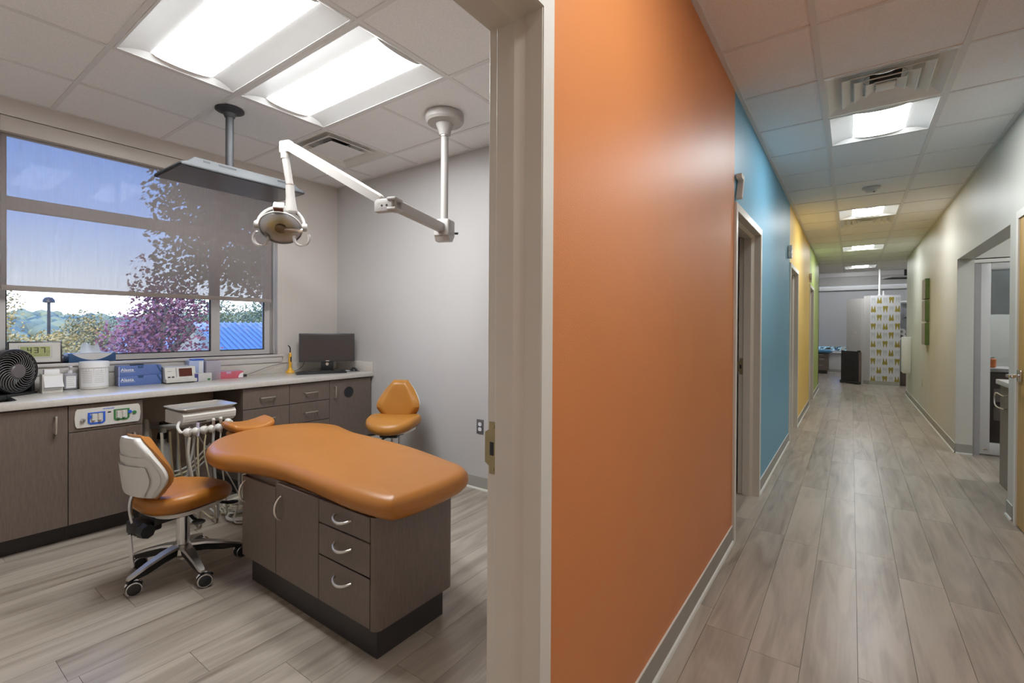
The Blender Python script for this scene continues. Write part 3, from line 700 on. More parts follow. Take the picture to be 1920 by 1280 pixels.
# knee space: back panels between the cabinets
kn = thing('knee_space_panel', 'brown panelled back of the open knee space under the worktop', 'panel', (-4.24, 1.088, 0))
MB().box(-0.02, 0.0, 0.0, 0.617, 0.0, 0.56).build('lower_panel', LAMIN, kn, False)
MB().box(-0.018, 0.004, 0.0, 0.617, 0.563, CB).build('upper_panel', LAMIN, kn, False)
MB().box(-0.01, 0.006, 0.30, 0.303, 0.0, 0.56).build('joint_strip', KICK, kn, False)

# worktop
wt = thing('worktop', 'long pale grey laminate worktop with low backsplash under the window', 'worktop', (XW, 0.10, CB))
MB().rbox(0.002, 0.597, 0.0, YB - 0.10 - 0.002, 0.0, CT - CB, 0.004).build('slab', COUNTER, wt)
MB().rbox(0.002, 0.018, 0.0, YB - 0.10 - 0.018, CT - CB, CT - CB + 0.094, 0.002).build('backsplash', COUNTER, wt)
MB().rbox(0.002, 0.590, YB - 0.10 - 0.017, YB - 0.10 - 0.001, CT - CB, CT - CB + 0.094, 0.002).build('side_splash', COUNTER, wt)
sk = thing('sink', 'stainless steel sink rim let into the worktop at the left edge', 'sink', (-3.98, 0.30, CT))
def rrect(cx_, cy_, hx_, hy_, r, n=5):
    out = []
    for (sx, sy, a0) in ((1, 1, 0), (-1, 1, 90), (-1, -1, 180), (1, -1, 270)):
        for k in range(n + 1):
            a = radians(a0 + 90 * k / n); out.append((cx_ + sx * (hx_ - r) + r * cos(a), cy_ + sy * (hy_ - r) + r * sin(a)))
    return out
o1 = rrect(0, 0, 0.20, 0.23, 0.05); o2 = rrect(0, 0, 0.185, 0.215, 0.045); o3 = rrect(0, 0, 0.17, 0.20, 0.04)
MB().rings([[(x, y, 0.0005) for x, y in o1], [(x, y, 0.004) for x, y in o1], [(x, y, 0.005) for x, y in o2], [(x, y, 0.001) for x, y in o3], [(x * 0.9, y * 0.9, 0.0006) for x, y in o3]], True, True).build('rim', CHROME, sk)

# gas outlet panel
gp = thing('gas_outlet_panel', 'white rounded gas outlet panel with blue and green flow gauges', 'gas panel', (CF + 0.0005, 0.753, 0.672))
def on_front(poly, h0, h1): return MB().prism(poly, h0, h1, 'yz')
bow = [(0.012, 0.0), (0.308, 0.0), (0.316, 0.014), (0.320, 0.056), (0.316, 0.098), (0.308, 0.112), (0.012, 0.112), (0.004, 0.098), (0.0, 0.056), (0.004, 0.014)]
on_front(bow, 0.0, 0.007).build('face_plate', PLASTIC, gp, False)
def ushape(y0, y1, z0, z1, wd, flip):
    P = [(y0, z1), (y1, z1), (y1, z0 + 0.012), (y1 - 0.012, z0), (y0 + 0.012, z0), (y0, z0 + 0.012)]
    Q = [(y0 + wd, z1 - 0.006), (y1 - wd, z1 - 0.006), (y1 - wd, z0 + wd + 0.004), (y1 - wd - 0.004, z0 + wd), (y0 + wd + 0.004, z0 + wd), (y0 + wd, z0 + wd + 0.004)]
    mb = MB(); n = len(P)
    mb.rings([[(0.007, a, b) for a, b in P], [(0.010, a, b) for a, b in P], [(0.010, a, b) for a, b in Q], [(0.007, a, b) for a, b in Q]], False, False)
    return mb
ushape(0.060, 0.142, 0.014, 0.086, 0.010, False).build('gauge_frame', GASBLUE, gp, False)
ushape(0.183, 0.262, 0.020, 0.090, 0.010, False).build('gauge_frame', GASGREEN, gp, False)
for (y, z, M_) in ((0.070, 0.060, GASBLUE), (0.264, 0.066, GASBLUE), (0.287, 0.060, GASGREEN)):
    MB().lathe([(0.0105, 0.007), (0.0105, 0.012), (0.0001, 0.0125)], (0, y, z), 16, (1, 0, 0)).build('dial_badge', M_, gp)
for (y, z) in ((0.038, 0.046),):
    MB().lathe([(0.012, 0.007), (0.012, 0.014), (0.009, 0.020), (0.004, 0.022), (0.004, 0.014), (0.0001, 0.014)], (0, y, z), 18, (1, 0, 0)).build('key_lock', CHROME, gp)
for (y, c) in ((0.085, REDWIN), (0.115, REDWIN), (0.205, GASGREEN), (0.233, GASGREEN)):
    q = MB().cyl((0.010, y, 0.036), (0.010, y, 0.078), 0.0075, None, 12).build('flow_tube', PLASTIC, gp)
    MB().cyl((0.011, y, 0.034), (0.011, y, 0.037), 0.0085, None, 12).build('tube_cap', c, q)
on_front([(0.154, 0.074), (0.170, 0.074), (0.170, 0.081), (0.154, 0.081)], 0.007, 0.0085).build('switch', INK, gp, False)
on_front([(0.131, 0.0985), (0.186, 0.0985), (0.186, 0.1025), (0.131, 0.1025)], 0.0068, 0.0076).build('printed_line', GASBLUE, gp, False)

# ------------------------------------------------------------------ exam bench
eb = thing('treatment_bench', 'dark wood treatment bench with doors, drawers and a padded orange top', 'exam table', (-1.965, 1.35, 0))
BX0, BX1, BY0, BY1 = -0.525, 0.525, -0.213, 0.213     # body (local)
body = [(BX0, BY0 + 0.02), (BX1 - 0.045, BY0 + 0.02)]
for k in range(7):
    a = -pi / 2 + (pi / 2) * k / 6; body.append((BX1 - 0.032 + 0.032 * cos(a), BY0 + 0.032 + 0.032 * sin(a)))
for k in range(7):
    a = (pi / 2) * k / 6; body.append((BX1 - 0.032 + 0.032 * cos(a), BY1 - 0.032 + 0.032 * sin(a)))
body += [(BX0, BY1)]
MB().prism(body, 0.130, 0.562, 'xy').build('body', LAM, eb)
MB().box(BX0 + 0.03, BX1 - 0.038, BY0 + 0.036, BY1 - 0.03, 0.0, 0.13).build('plinth', KICK, eb, False)
yf0, yf1 = BY0, BY0 + 0.019
def bfront(name, x0, x1, z0, z1):
    return MB().rbox(x0 + 0.002, x1 - 0.002, yf0, yf1 + 0.001, z0 + 0.002, z1 - 0.002, 0.0015, 1).build(name, LAM, eb)
xa, xb, xc, xd = BX0, -0.199, 0.148, BX1 - 0.036
d = bfront('door', xa, xb, 0.132, 0.535); arc_pull(d, (xa + 0.035, yf0, 0.515), (xa + 0.035, yf0, 0.405), (0, -1, 0))
d = bfront('door', xb, xc, 0.132, 0.560); arc_pull(d, (xb + 0.045, yf0, 0.505), (xb + 0.045, yf0, 0.395), (0, -1, 0))
for (z0, z1) in ((0.462, 0.560), (0.328, 0.460), (0.132, 0.326)):
    d = bfront('drawer', xc, xd, z0, z1); zc = z0 + (z1 - z0) * (0.60 if z1 - z0 < 0.15 else 0.72); xm_ = (xc + xd) / 2 + 0.0
    pts = []
    for k in range(13):
        u = k / 12; pts.append(Vector((xm_ - 0.055 + 0.11 * u, yf0 - 0.030 * (1 - (2 * u - 1) ** 2) ** 0.6, zc - 0.012 * (1 - (2 * u - 1) ** 2))))
    MB().tube(pts, [0.0045 + 0.0016 * sin(pi * k / 12) for k in range(13)], 8).build('handle', PULL, d)
PADW = [(-1.40, 1.135), (-1.60, 1.118), (-1.90, 1.135), (-2.15, 1.140), (-2.35, 1.110), (-2.50, 1.055), (-2.65, 1.045), (-2.80, 1.090), (-2.93, 1.185), (-3.02, 1.32), (-3.05, 1.47), (-3.035, 1.61), (-2.97, 1.735), (-2.86, 1.82), (-2.72, 1.845), (-2.58, 1.815), (-2.44, 1.785), (-2.2, 1.775), (-1.9, 1.75), (-1.6, 1.69), (-1.45, 1.652), (-1.375, 1.58), (-1.345, 1.45), (-1.337, 1.31), (-1.350, 1.19)]
P2 = [(p[0] + 1.965, p[1] - 1.35) for p in PADW][::-1]
P2 = [(p[0], p[1]) for p in smooth_path([(x, y, 0) for x, y in P2], 4, True)]
area = sum(P2[i - 1][0] * P2[i][1] - P2[i][0] * P2[i - 1][1] for i in range(len(P2)))
if area < 0: P2 = P2[::-1]
cushion(P2, 0.556, 0.650, 0.046, 0.010).build('padded_top', VINYL, eb, True, 60)
# head rest at the window end
HRY = 0.11
hp = [(p[0], p[1]) for p in smooth_path([(-1.075, HRY - 0.13, 0), (-1.05, HRY - 0.09, 0), (-1.045, HRY, 0), (-1.05, HRY + 0.09, 0), (-1.075, HRY + 0.13, 0), (-1.17, HRY + 0.145, 0), (-1.24, HRY + 0.115, 0), (-1.245, HRY - 0.10, 0), (-1.17, HRY - 0.14, 0)], 5, True)]
cushion(hp, 0.628, 0.678, 0.023, 0.0, lambda x, y: 1.6 * (y - HRY) ** 2 - 0.016 + 0.05 * (-(x + 1.05))).build('head_rest', VINYL, eb, True, 60)
MB().rbox(-1.20, -1.075, HRY - 0.12, HRY + 0.06, 0.590, 0.634, 0.02, 3).build('head_rest_lower_pad', VINYL, eb)
MB().rbox(-1.15, -0.9, HRY - 0.04, HRY + 0.04, 0.575, 0.592, 0.004).build('head_rest_bracket', BLACK, eb)

# ------------------------------------------------------------------ stools
def make_stool(label, loc, rz, seat_z, vin, back_dz=0.0):
    """faces local +y"""
    s = thing('stool', label, 'stool', loc, rz, 'orange wheeled stools')
    # seat
    sp = [(p[0], p[1]) for p in smooth_path([(0.0, 0.225, 0), (0.10, 0.20, 0), (0.175, 0.12, 0), (0.205, 0.0, 0), (0.20, -0.11, 0), (0.14, -0.18, 0), (0.0, -0.20, 0), (-0.14, -0.18, 0), (-0.20, -0.11, 0), (-0.205, 0.0, 0), (-0.175, 0.12, 0), (-0.10, 0.20, 0)], 4, True)]
    ar = sum(sp[i - 1][0] * sp[i][1] - sp[i][0] * sp[i - 1][1] for i in range(len(sp)))
    if ar < 0: sp = sp[::-1]
    cushion(sp, seat_z - 0.085, seat_z, 0.038, 0.006, lambda x, y: -0.22 * max(0, y - 0.05) ** 2 * 3 + 0.5 * x * x * (1 if y < 0.1 else 0.6)).build('seat', vin, s, True, 60)
    MB().prism([(x * 0.80, y * 0.82) for x, y in sp], seat_z - 0.096, seat_z - 0.078, 'xy').build('seat_plate', PLASTIC, s)
    # mechanism
    MB().rbox(-0.07, 0.07, -0.17, 0.12, seat_z - 0.135, seat_z - 0.092, 0.012).rbox(-0.05, 0.05, -0.235, -0.12, seat_z - 0.165, seat_z - 0.10, 0.012).build('tilt_mechanism', BLACK, s)
    MB().cyl((0.05, -0.205, seat_z - 0.14), (0.092, -0.205, seat_z - 0.14), 0.036, 0.032, 8).build('adjuster_knob', BLACK, s)
    for (x, y, a) in ((0.12, 0.0, 0.0), (0.05, 0.15, 0.9)):
        lv = MB().tube(smooth_path([(0, 0, 0), (0.04, 0, -0.004), (0.07, 0, -0.016), (0.10, 0, -0.020)], 4), [0.008] * 13, 8)
        lv.ball((0.115, 0, -0.022), 0.036, 1.0, 0.75, 0.22)
        lv.xf(Matrix.Translation((x - 0.06, y - 0.02, seat_z - 0.118)) @ Matrix.Rotation(a, 4, 'Z')); lv.build('lever', BLACK, s)
    # back rest: curved around the sitter
    zb = seat_z + 0.010 + back_dz
    def half_w(v): return sum(half_l(min(1.0, max(0.0, v + q_))) for q_ in (-0.18, -0.135, -0.09, -0.045, 0.0, 0.045, 0.09, 0.135, 0.18)) / 9
    def half_l(v):
        K = [(0.0, 0.090), (0.10, 0.155), (0.22, 0.195), (0.34, 0.208), (0.46, 0.198), (0.60, 0.160), (0.76, 0.122), (0.90, 0.102), (0.97, 0.075), (1.0, 0.030)]
        for (a, b), (c, d_) in zip(K, K[1:]):
            if v <= c: u = (v - a) / (c - a); u = u * u * (3 - 2 * u) if False else u; return b + (d_ - b) * u
        return 0.04
    R_ = 0.26; H = 0.31
    def bp(u, v, off):
        w2 = half_w(v); a = (2 * u - 1) * w2 / R_
        edge = (1 - abs(2 * u - 1) ** 9) ** 0.5 * (1 - abs(2 * v - 1) ** 14) ** 0.5
        rr = R_ - off * edge
        return (rr * sin(a), -0.205 + (R_ - rr * cos(a)) - 0.06 * (v - 0.3) * 0.6, zb + H * v)
    def sheet(off0, off1, name, M_, par, sx=1.0):
        q = (lambda u, v: (0.5 + (u - 0.5) * sx, 0.5 + (v - 0.5) * (1 if sx == 1 else 0.93))); mb = MB(); mb.grid(lambda u, v: bp(*q(u, v), off0), 20, 18); n0 = len(mb.v); mb.grid(lambda u, v: bp(*q(u, v), off1), 20, 18)
        W = 21; Hh = 19; per = [i for i in range(W)] + [j * W + 20 for j in range(1, Hh)] + [18 * W + i for i in range(19, -1, -1)] + [j * W for j in range(17, 0, -1)]
        mb.f += [(per[k], per[(k + 1) % len(per)], n0 + per[(k + 1) % len(per)], n0 + per[k]) for k in range(len(per))]
        return mb.build(name, M_, par, True, 70)
    sheet(0.0, 0.055, 'back_rest_pad', vin, s)
    sh = sheet(-0.032, -0.001, 'back_rest_shell', PLASTIC, s, 0.89)
    # raised panel of the shell
    mb = MB()
    for (sc, off) in ((0.80, -0.036), (0.60, -0.044)):
        def fn(u, v, sc=sc, off=off):
            vv = 0.04 + 0.80 * v * sc + (0.0 if sc > 0.7 else 0.02); p = bp(0.5 + (u - 0.5) * sc, vv, off + 0.0); return p
        mb.grid(fn, 14, 12)
    mb.build('raised_panel', PLASTIC, sh)
    MB().tube(smooth_path([(0, -0.205, zb + 0.06), (0.0, -0.232, zb), (0.0, -0.236, seat_z - 0.05), (0.0, -0.222, seat_z - 0.12)], 5), 0.009, 10).build('back_post', CHROME, s)
    MB().tube([(0.015, -0.245, seat_z - 0.15), (0.02, -0.235, 0.13)], 0.009, 8).build('tilt_rod', CHROME, s)
    # column and five-star base
    MB().cyl((0, 0, 0.07), (0, 0, 0.285), 0.030, None, 20).build('column_sleeve', CHROME, s)
    MB().cyl((0, 0, 0.285), (0, 0, seat_z - 0.10), 0.015, None, 16).cyl((0, 0, 0.283), (0, 0, 0.293), 0.033, None, 20).build('gas_column', CHROME, s)
    MB().lathe([(0.038, 0.085), (0.05, 0.100), (0.05, 0.130), (0.033, 0.150)], (0, 0, 0), 20).build('base_hub', ALU, s)
    return s
def star_base(s, a0):
    for k in range(5):
        a = a0 + 2 * pi * k / 5; M_ = Matrix.Rotation(a, 4, 'Z')
        lg = MB(); n = 8; top = []; bot = []
        pr = [(0.035, 0.030, 0.146), (0.10, 0.026, 0.138), (0.18, 0.020, 0.117), (0.255, 0.015, 0.092), (0.266, 0.009, 0.087)]
        rsx = [[(r, -w2, z - 0.010), (r, -w2 * 0.8, z), (r, w2 * 0.8, z), (r, w2, z - 0.010)] for r, w2, z in pr]
        lg.rings(rsx); lg.xf(M_); lo = lg.build('base_leg', ALU, s, True, 40)
        ub = MB(); ub.rings([[(r, -w2 * 0.85, z - 0.011), (r, w2 * 0.85, z - 0.011), (r, w2 * 0.7, z - 0.045 + 0.02 * (r > 0.2)), (r, -w2 * 0.7, z - 0.045 + 0.02 * (r > 0.2))] for r, w2, z in pr]); ub.xf(M_); ub.build('leg_underside', BLACK, lo, False)
        b = radians(-19) - s.rotation_euler[2] + 0.5 * sin(k * 2.3); cx_, cy_ = 0.252 * cos(a), 0.252 * sin(a); ax = Vector((cos(b), sin(b), 0)); fw = Vector((-sin(b), cos(b), 0)) * 0.014
        cs = MB(); c0 = Vector((cx_, cy_, 0.0330)) + fw
        cs.lathe([(0.0001, -0.024), (0.022, -0.023), (0.0310, -0.019), (0.0330, -0.013), (0.0330, -0.004), (0.026, -0.002), (0.026, 0.002), (0.0330, 0.004), (0.0330, 0.013), (0.0310, 0.019), (0.022, 0.023), (0.0001, 0.024)], c0, 22, ax)
        co = cs.build('caster', BLACK, s)
        MB().cyl((cx_, cy_, 0.05), (cx_, cy_, 0.080), 0.008, None, 10).build('caster_stem', BLACK, co)
        for sg in (-1, 1):
            MB().lathe([(0.0314, sg * 0.0175), (0.0330, sg * 0.0190), (0.0314, sg * 0.0205)], c0, 22, ax).build('chrome_rim', CHROME, co)
        hd = MB()
        for q in range(9):
            pass
        pts = [c0 + Vector((0, 0, 1)) * (0.036 * sin(tt)) + fw.normalized() * (0.036 * cos(tt)) for tt in [pi * (0.15 + 0.7 * q / 8) for q in range(9)]]
        hd.tube(pts, 0.006, 6); hd.build('caster_hood', CHROME, co)
s1 = make_stool('orange wheeled stool with white back shell, turned away, beside the treatment bench', (-2.84, 1.00, 0), radians(9), 0.440, VINYL)
star_base(s1, radians(-2 - 9))
s2 = make_stool('orange wheeled stool against the far wall, facing the viewer behind the bench', (-2.93, 2.47, 0), radians(-147), 0.570, VINYL_Y, -0.045)
star_base(s2, radians(20))

# ------------------------------------------------------------------ dental delivery unit with hoses
du = thing('delivery_unit', 'white dental delivery unit with a row of hanging instruments and hoses', 'dental unit', (-3.47, 1.17, 0), radians(1.5))
prof = [(-0.13, 0.665), (0.10, 0.665), (0.135, 0.690), (0.140, 0.725), (0.120, 0.745), (-0.13, 0.745)]
hb = MB().prism(prof, 0.0, 0.31, 'xz'); hb.build('housing', PLASTIC, du, False)
MB().box(0.1368, 0.1385, 0.008, 0.302, 0.703, 0.7045).build('seam', PRINT, du, False)
MB().rbox(0.112, 0.128, 0.085, 0.135, 0.676, 0.685, 0.002).build('display_slot', DARKGREY, du)
MB().tube(smooth_path([(0.10, -0.005, 0.690), (0.125, -0.025, 0.668), (0.150, -0.025, 0.645), (0.165, -0.008, 0.634), (0.168, 0.10, 0.633), (0.168, 0.24, 0.636), (0.12, 0.29, 0.65), (0.0, 0.29, 0.67)], 5), 0.0085, 10).build('holder_rail', PLASTIC, du)
MB().cyl((-0.05, 0.15, 0.60), (-0.05, 0.15, 0.665), 0.025, None, 16).tube([(-0.05, 0.15, 0.62), (-0.30, 0.10, 0.60), (-0.60, 0.06, 0.56)], 0.012, 10).build('support_arm', HOSE_G, du)
HZ = [(0.010, 0.634, 'tip'), (0.056, 0.633, 'clear'), (0.100, 0.633, 'tip'), (0.145, 0.633, 'white'), (0.188, 0.635, 'white'), (0.238, 0.640, 'hook')]
for k, (y, z, kind) in enumerate(HZ):
    h = MB().lathe([(0.0001, -0.024), (0.014, -0.023), (0.023, -0.012), (0.027, 0.002), (0.024, 0.014), (0.012, 0.019), (0.0001, 0.020)], (0.178, y, z), 18, (0.75, 0.62, -0.15)).build('holder', PLASTIC, du)
    if kind == 'hook':
        MB().ball((0.185, y, z + 0.028), 0.022, 1.1, 0.9, 0.8).build('grip', PLASTIC, h); continue
    ht = 0.034 if kind == 'tip' else 0.052
    it = MB().cyl((0.190, y + 0.004, z - 0.03), (0.186, y + 0.006, z + ht), 0.0055 if kind == 'tip' else 0.0085, 0.0035 if kind == 'tip' else 0.009, 10)
    if kind == 'white': it.ball((0.186, y + 0.006, z + ht + 0.004), 0.0105)
    it.build('instrument', {'tip': CHROME, 'clear': mat('lilac_tip', (0.55, 0.52, 0.66, 1), 0.3, var=0.02), 'white': PLASTIC}[kind] if kind != 'white' else ALU, h)
    if kind == 'white': MB().ball((0.186, y + 0.006, z + ht + 0.004), 0.0108).build('cap', PLASTIC, h)
def hose(pts, r, M_, name='hose', k=6): return MB().tube(smooth_path(pts, k), r, 8).build(name, M_, du)
# hoses from the holders to the floor, then back up into the housing
for k, (y, z, kind) in enumerate(HZ[:5]):
    M_ = (HOSE, HOSE_Y, HOSE_Y, HOSE_G, HOSE)[k]; r = (0.0085, 0.0055, 0.0050, 0.0080, 0.0050)[k]; e = (0.03, 0.0, 0.035, 0.01, 0.02)[k]
    hose([(0.190, y + 0.004, z - 0.03), (0.190, y + 0.004 - e * 0.2, z - 0.14), (0.19, y + 0.01 + e * 0.4, z - 0.30), (0.17, y + 0.03 + e, 0.12), (0.10, y + 0.06 + e, 0.03), (0.0, y + 0.10, 0.020), (-0.10, y + 0.06, 0.10), (-0.12, y - 0.01, 0.30), (-0.10, y - 0.04, 0.60)], r, M_)
hose([(0.168, 0.055, 0.60), (0.165, 0.030, 0.45), (0.16, 0.0, 0.30), (0.15, -0.02, 0.13), (0.10, 0.02, 0.03), (0.0, 0.10, 0.02)], 0.0070, HOSE_G)
hose([(0.165, 0.075, 0.595), (0.17, 0.14, 0.48), (0.17, 0.22, 0.36), (0.17, 0.29, 0.22), (0.15, 0.36, 0.06), (0.10, 0.40, 0.012)], 0.0045, HOSE_G)
hose([(0.10, 0.33, 0.60), (0.13, 0.335, 0.40), (0.11, 0.345, 0.22), (0.10, 0.37, 0.04)], 0.0075, HOSE_G)
hose([(0.16, 0.315, 0.60), (0.16, 0.34, 0.42), (0.15, 0.385, 0.25), (0.13, 0.40, 0.05)], 0.005, HOSE)
hose([(0.17, 0.34, 0.62), (0.17, 0.40, 0.40), (0.17, 0.385, 0.22), (0.17, 0.37, 0.06)], 0.0048, HOSE)
# loops lying on the floor
rnd = random.Random(4)
for k in range(7):
    cx_, cy_ = 0.05 + 0.05 * rnd.uniform(-1, 1), 0.42 + 0.04 * rnd.uniform(-1, 1); R_ = rnd.uniform(0.10, 0.17); z = 0.009 + 0.011 * k; a0 = rnd.uniform(0, 6)
    pts = [(cx_ + R_ * cos(a0 + t_ * 0.9) * (0.8 + 0.2 * sin(t_)), cy_ + R_ * 0.85 * sin(a0 + t_ * 0.9), z + 0.004 * sin(3 * t_)) for t_ in [j * 0.55 for j in range(13)]]
    hose(pts, (0.0048, 0.0075, 0.0055)[k % 3], (HOSE, HOSE_Y, HOSE)[k % 3], 'hose_loop', 4)
hose([(0.19, 0.33, 0.30), (0.21, 0.31, 0.16), (0.22, 0.26, 0.03), (0.27, 0.28, 0.008), (0.28, 0.38, 0.008), (0.20, 0.44, 0.04), (0.16, 0.37, 0.20), (0.17, 0.35, 0.34)], 0.0055, HOSE, 'hose_loop')
hose([(0.16, 0.36, 0.34), (0.20, 0.39, 0.12), (0.22, 0.36, 0.03), (0.24, 0.30, 0.008)], 0.004, HOSE, 'hose_loop')
# tray on top of it
tr = thing('instrument_tray', 'rounded rectangular steel instrument tray on the delivery unit', 'tray', (-3.47, 1.325, 0.7455), radians(1.5))
a1 = rrect(0, 0, 0.115, 0.145, 0.03); a2 = rrect(0, 0, 0.140, 0.172, 0.036); a3 = rrect(0, 0, 0.136, 0.168, 0.034); a4 = rrect(0, 0, 0.112, 0.142, 0.028)
MB().rings([[(x, y, 0.0) for x, y in a1], [(x, y, 0.020) for x, y in a2], [(x, y, 0.0215) for x, y in a3], [(x, y, 0.0025) for x, y in a4]], True, True).build('pan', TRAYM, tr, True, 30)
lip = rrect(0, 0, 0.139, 0.171, 0.036, 6); MB().tube([(x, y, 0.0208) for x, y in lip], 0.0028, 6, True).build('rolled_lip', TRAYM, tr)
# foot control lying in the hoses
fc = thing('foot_control', 'white curved foot control lying among the hoses on the floor', 'foot control', (-3.30, 1.53, 0), radians(-30))
MB().lathe([(0.085, 0.0), (0.088, 0.012), (0.07, 0.03), (0.03, 0.036), (0.0001, 0.037)], (0, 0, 0), 24).build('disc', ALU, fc)
MB().tube(smooth_path([(-0.09, 0.02, 0.02), (-0.075, -0.07, 0.022), (0.0, -0.11, 0.022), (0.075, -0.07, 0.022), (0.10, 0.03, 0.02)], 6), 0.010, 8).build('guard_bow', PLASTIC, fc)

# plumbing in the knee space
hp_ = thing('suction_hoses', 'two looped grey suction hoses hung in the knee space under the worktop', 'hose', (-4.05, 1.16, 0))
for k, (y, r, h) in enumerate(((-0.045, 0.017, 0.60), (0.015, 0.019, 0.615))):
    MB().tube(smooth_path([(0.10, y - 0.01, 0.12), (0.11, y - 0.012, 0.40), (0.09, y - 0.005, h - 0.06), (0.05, y + 0.005, h), (0.01, y + 0.03, h - 0.07), (0.0, y + 0.05, 0.35), (0.01, y + 0.06, 0.10)], 6), r, 10).build('hose', HOSE, hp_)
MB().tube([(0.20, -0.06, 0.64), (0.07, -0.02, 0.60), (-0.15, 0.02, 0.62)], 0.012, 8).build('hook_bar', DARKGREY, hp_)
vl = thing('suction_canister', 'white suction canister with a black capped valve in the knee space', 'canister', (-4.08, 1.30, 0))
MB().lathe([(0.03, 0.0), (0.055, 0.005), (0.060, 0.02), (0.060, 0.36), (0.045, 0.42), (0.022, 0.44), (0.022, 0.47), (0.0001, 0.47)], (0, 0, 0), 20).build('cylinder', HOSE_G, vl)
MB().cyl((0, 0, 0.462), (0.0, 0.005, 0.505), 0.030, 0.028, 16).cyl((0.0, 0.008, 0.545), (0.005, 0.012, 0.58), 0.028, 0.026, 16).build('valve_cap', BLACK, vl)
MB().cyl((0.0, 0.005, 0.505), (0.0, 0.008, 0.545), 0.022, None, 16).build('valve_body', PLASTIC, vl)
MB().cyl((0.0, 0.01, 0.53), (0.0, 0.10, 0.535), 0.014, None, 10).cyl((0.0, 0.10, 0.54), (0.0, 0.11, 0.05), 0.014, None, 10).build('outlet_pipe', HOSE_G, vl)
wl = thing('floor_tubing', 'loose grey tubing sagging low across the back of the knee space', 'tubing', (-4.10, 1.25, 0))
for k in range(3):
    MB().tube(smooth_path([(0, 0, 0.20 + 0.04 * k), (0.03, 0.10, 0.15 + 0.03 * k), (0.03, 0.22, 0.16 + 0.035 * k), (0.0, 0.38, 0.26 + 0.05 * k)], 6), 0.007, 8).build('tube', (HOSE_G, HOSE_Y, HOSE)[k], wl)

# ------------------------------------------------------------------ ceiling mounted television
tv = thing('ceiling_television', 'dark grey television hung flat under the ceiling, screen facing down', 'television', (-3.28, 1.44, CEIL))
MB().lathe([(0.085, -0.001), (0.085, -0.010), (0.070, -0.016), (0.040, -0.030), (0.028, -0.055), (0.0001, -0.055)], (-0.06, 0, 0), 28).build('ceiling_flange', DARKGREY, tv)
MB().cyl((-0.06, 0, -0.05), (-0.06, 0, -0.45), 0.024, None, 20).build('pole', DARKGREY, tv)
zt_ = -0.512
def tvring(hx_, hy_, z, r=0.012): return [(x, y, z) for x, y in rrect(0, 0, hx_, hy_, r, 3)]
MB().rings([tvring(0.205, 0.372, zt_), tvring(0.208, 0.375, zt_ + 0.006), tvring(0.206, 0.370, zt_ + 0.018), tvring(0.200, 0.335, zt_ + 0.030), tvring(0.192, 0.300, zt_ + 0.062), tvring(0.16, 0.26, zt_ + 0.068)]).build('shell', TVGREY, tv, True, 30)
MB().box(-0.196, 0.192, -0.362, 0.362, zt_ - 0.0012, zt_ + 0.001).build('screen', TVSCREEN, tv, False)
MB().rbox(0.190, 0.2075, -0.368, 0.368, zt_ - 0.002, zt_ + 0.008, 0.002).build('lower_bezel', BLACK, tv)
MB().rbox(-0.10, 0.0, -0.08, 0.08, -0.452, -0.438, 0.004).build('mount_plate', DARKGREY, tv)
for y, w2 in ((-0.235, 0.018), (-0.12, 0.05), (0.23, 0.045)):
    MB().box(0.1935, 0.1975, y - w2, y + w2, zt_ + 0.036, zt_ + 0.052).build('port_slot', BLACK if w2 < 0.02 else DARKGREY, tv, False)
MB().tube(smooth_path([(0.05, 0.24, zt_ + 0.066), (0.07, 0.25, zt_ + 0.09), (0.06, 0.29, zt_ + 0.085), (0.02, 0.30, zt_ + 0.066)], 5), 0.003, 6).build('cable', BLACK, tv)

# ------------------------------------------------------------------ treatment lamp on its ceiling pole
lp = thing('treatment_lamp', 'cream treatment lamp on a jointed arm hanging from a ceiling pole', 'dental lamp', (-2.227, 2.31, CEIL))
L0 = Vector((-2.227, 2.31, CEIL))
def lc(x, y, z): return Vector((x, y, z)) - L0
MB().lathe([(0.125, -0.001), (0.130, -0.02), (0.128, -0.045), (0.115, -0.060), (0.060, -0.066), (0.052, -0.085), (0.042, -0.110), (0.036, -0.140), (0.030, -0.142)], (0, 0, 0), 36).build('ceiling_canopy', LAMPWHITE, lp)
MB().cyl((0, 0, -0.138), (0, 0, -0.150), 0.031, None, 24).build('collar', ALU, lp)
MB().cyl((0, 0, -0.14), (0, 0, 1.93 - CEIL), 0.0245, None, 24).build('pole', LAMPWHITE, lp)
K = Vector((-2.005, 1.69, 1.930)); E_ = Vector((-2.672, 1.478, 2.338))
a1v = (Vector((K.x, K.y, 0)) - Vector((L0.x, L0.y, 0))); az = math.atan2(a1v.y, a1v.x); AL = a1v.length
bx = MB(); bx.rbox(-0.055, 0.055, -0.055, 0.055, -0.055, 0.060, 0.012, 3).prism([(-0.05, -0.05), (0.05, -0.05), (0.03, -0.085), (-0.02, -0.085)], -0.05, 0.05, 'xz')
bx.xf(Matrix.Translation(lc(L0.x, L0.y, 1.945)) @ Matrix.Rotation(az, 4, 'Z')); bx.build('pivot_block', LAMPWHITE, lp)
MB().cyl(lc(L0.x + 0.045, L0.y + 0.055, 1.92), lc(L0.x + 0.065, L0.y + 0.065, 1.92), 0.008, None, 8).build('lock_screw', BLACK, lp)
ar = MB(); ar.rbox(0.03, AL - 0.045, -0.024, 0.024, -0.030, 0.030, 0.009, 3)
ar.xf(Matrix.Translation(lc(L0.x, L0.y, 1.945)) @ Matrix.Rotation(az, 4, 'Z')); ar.build('lower_arm', LAMPWHITE, lp)
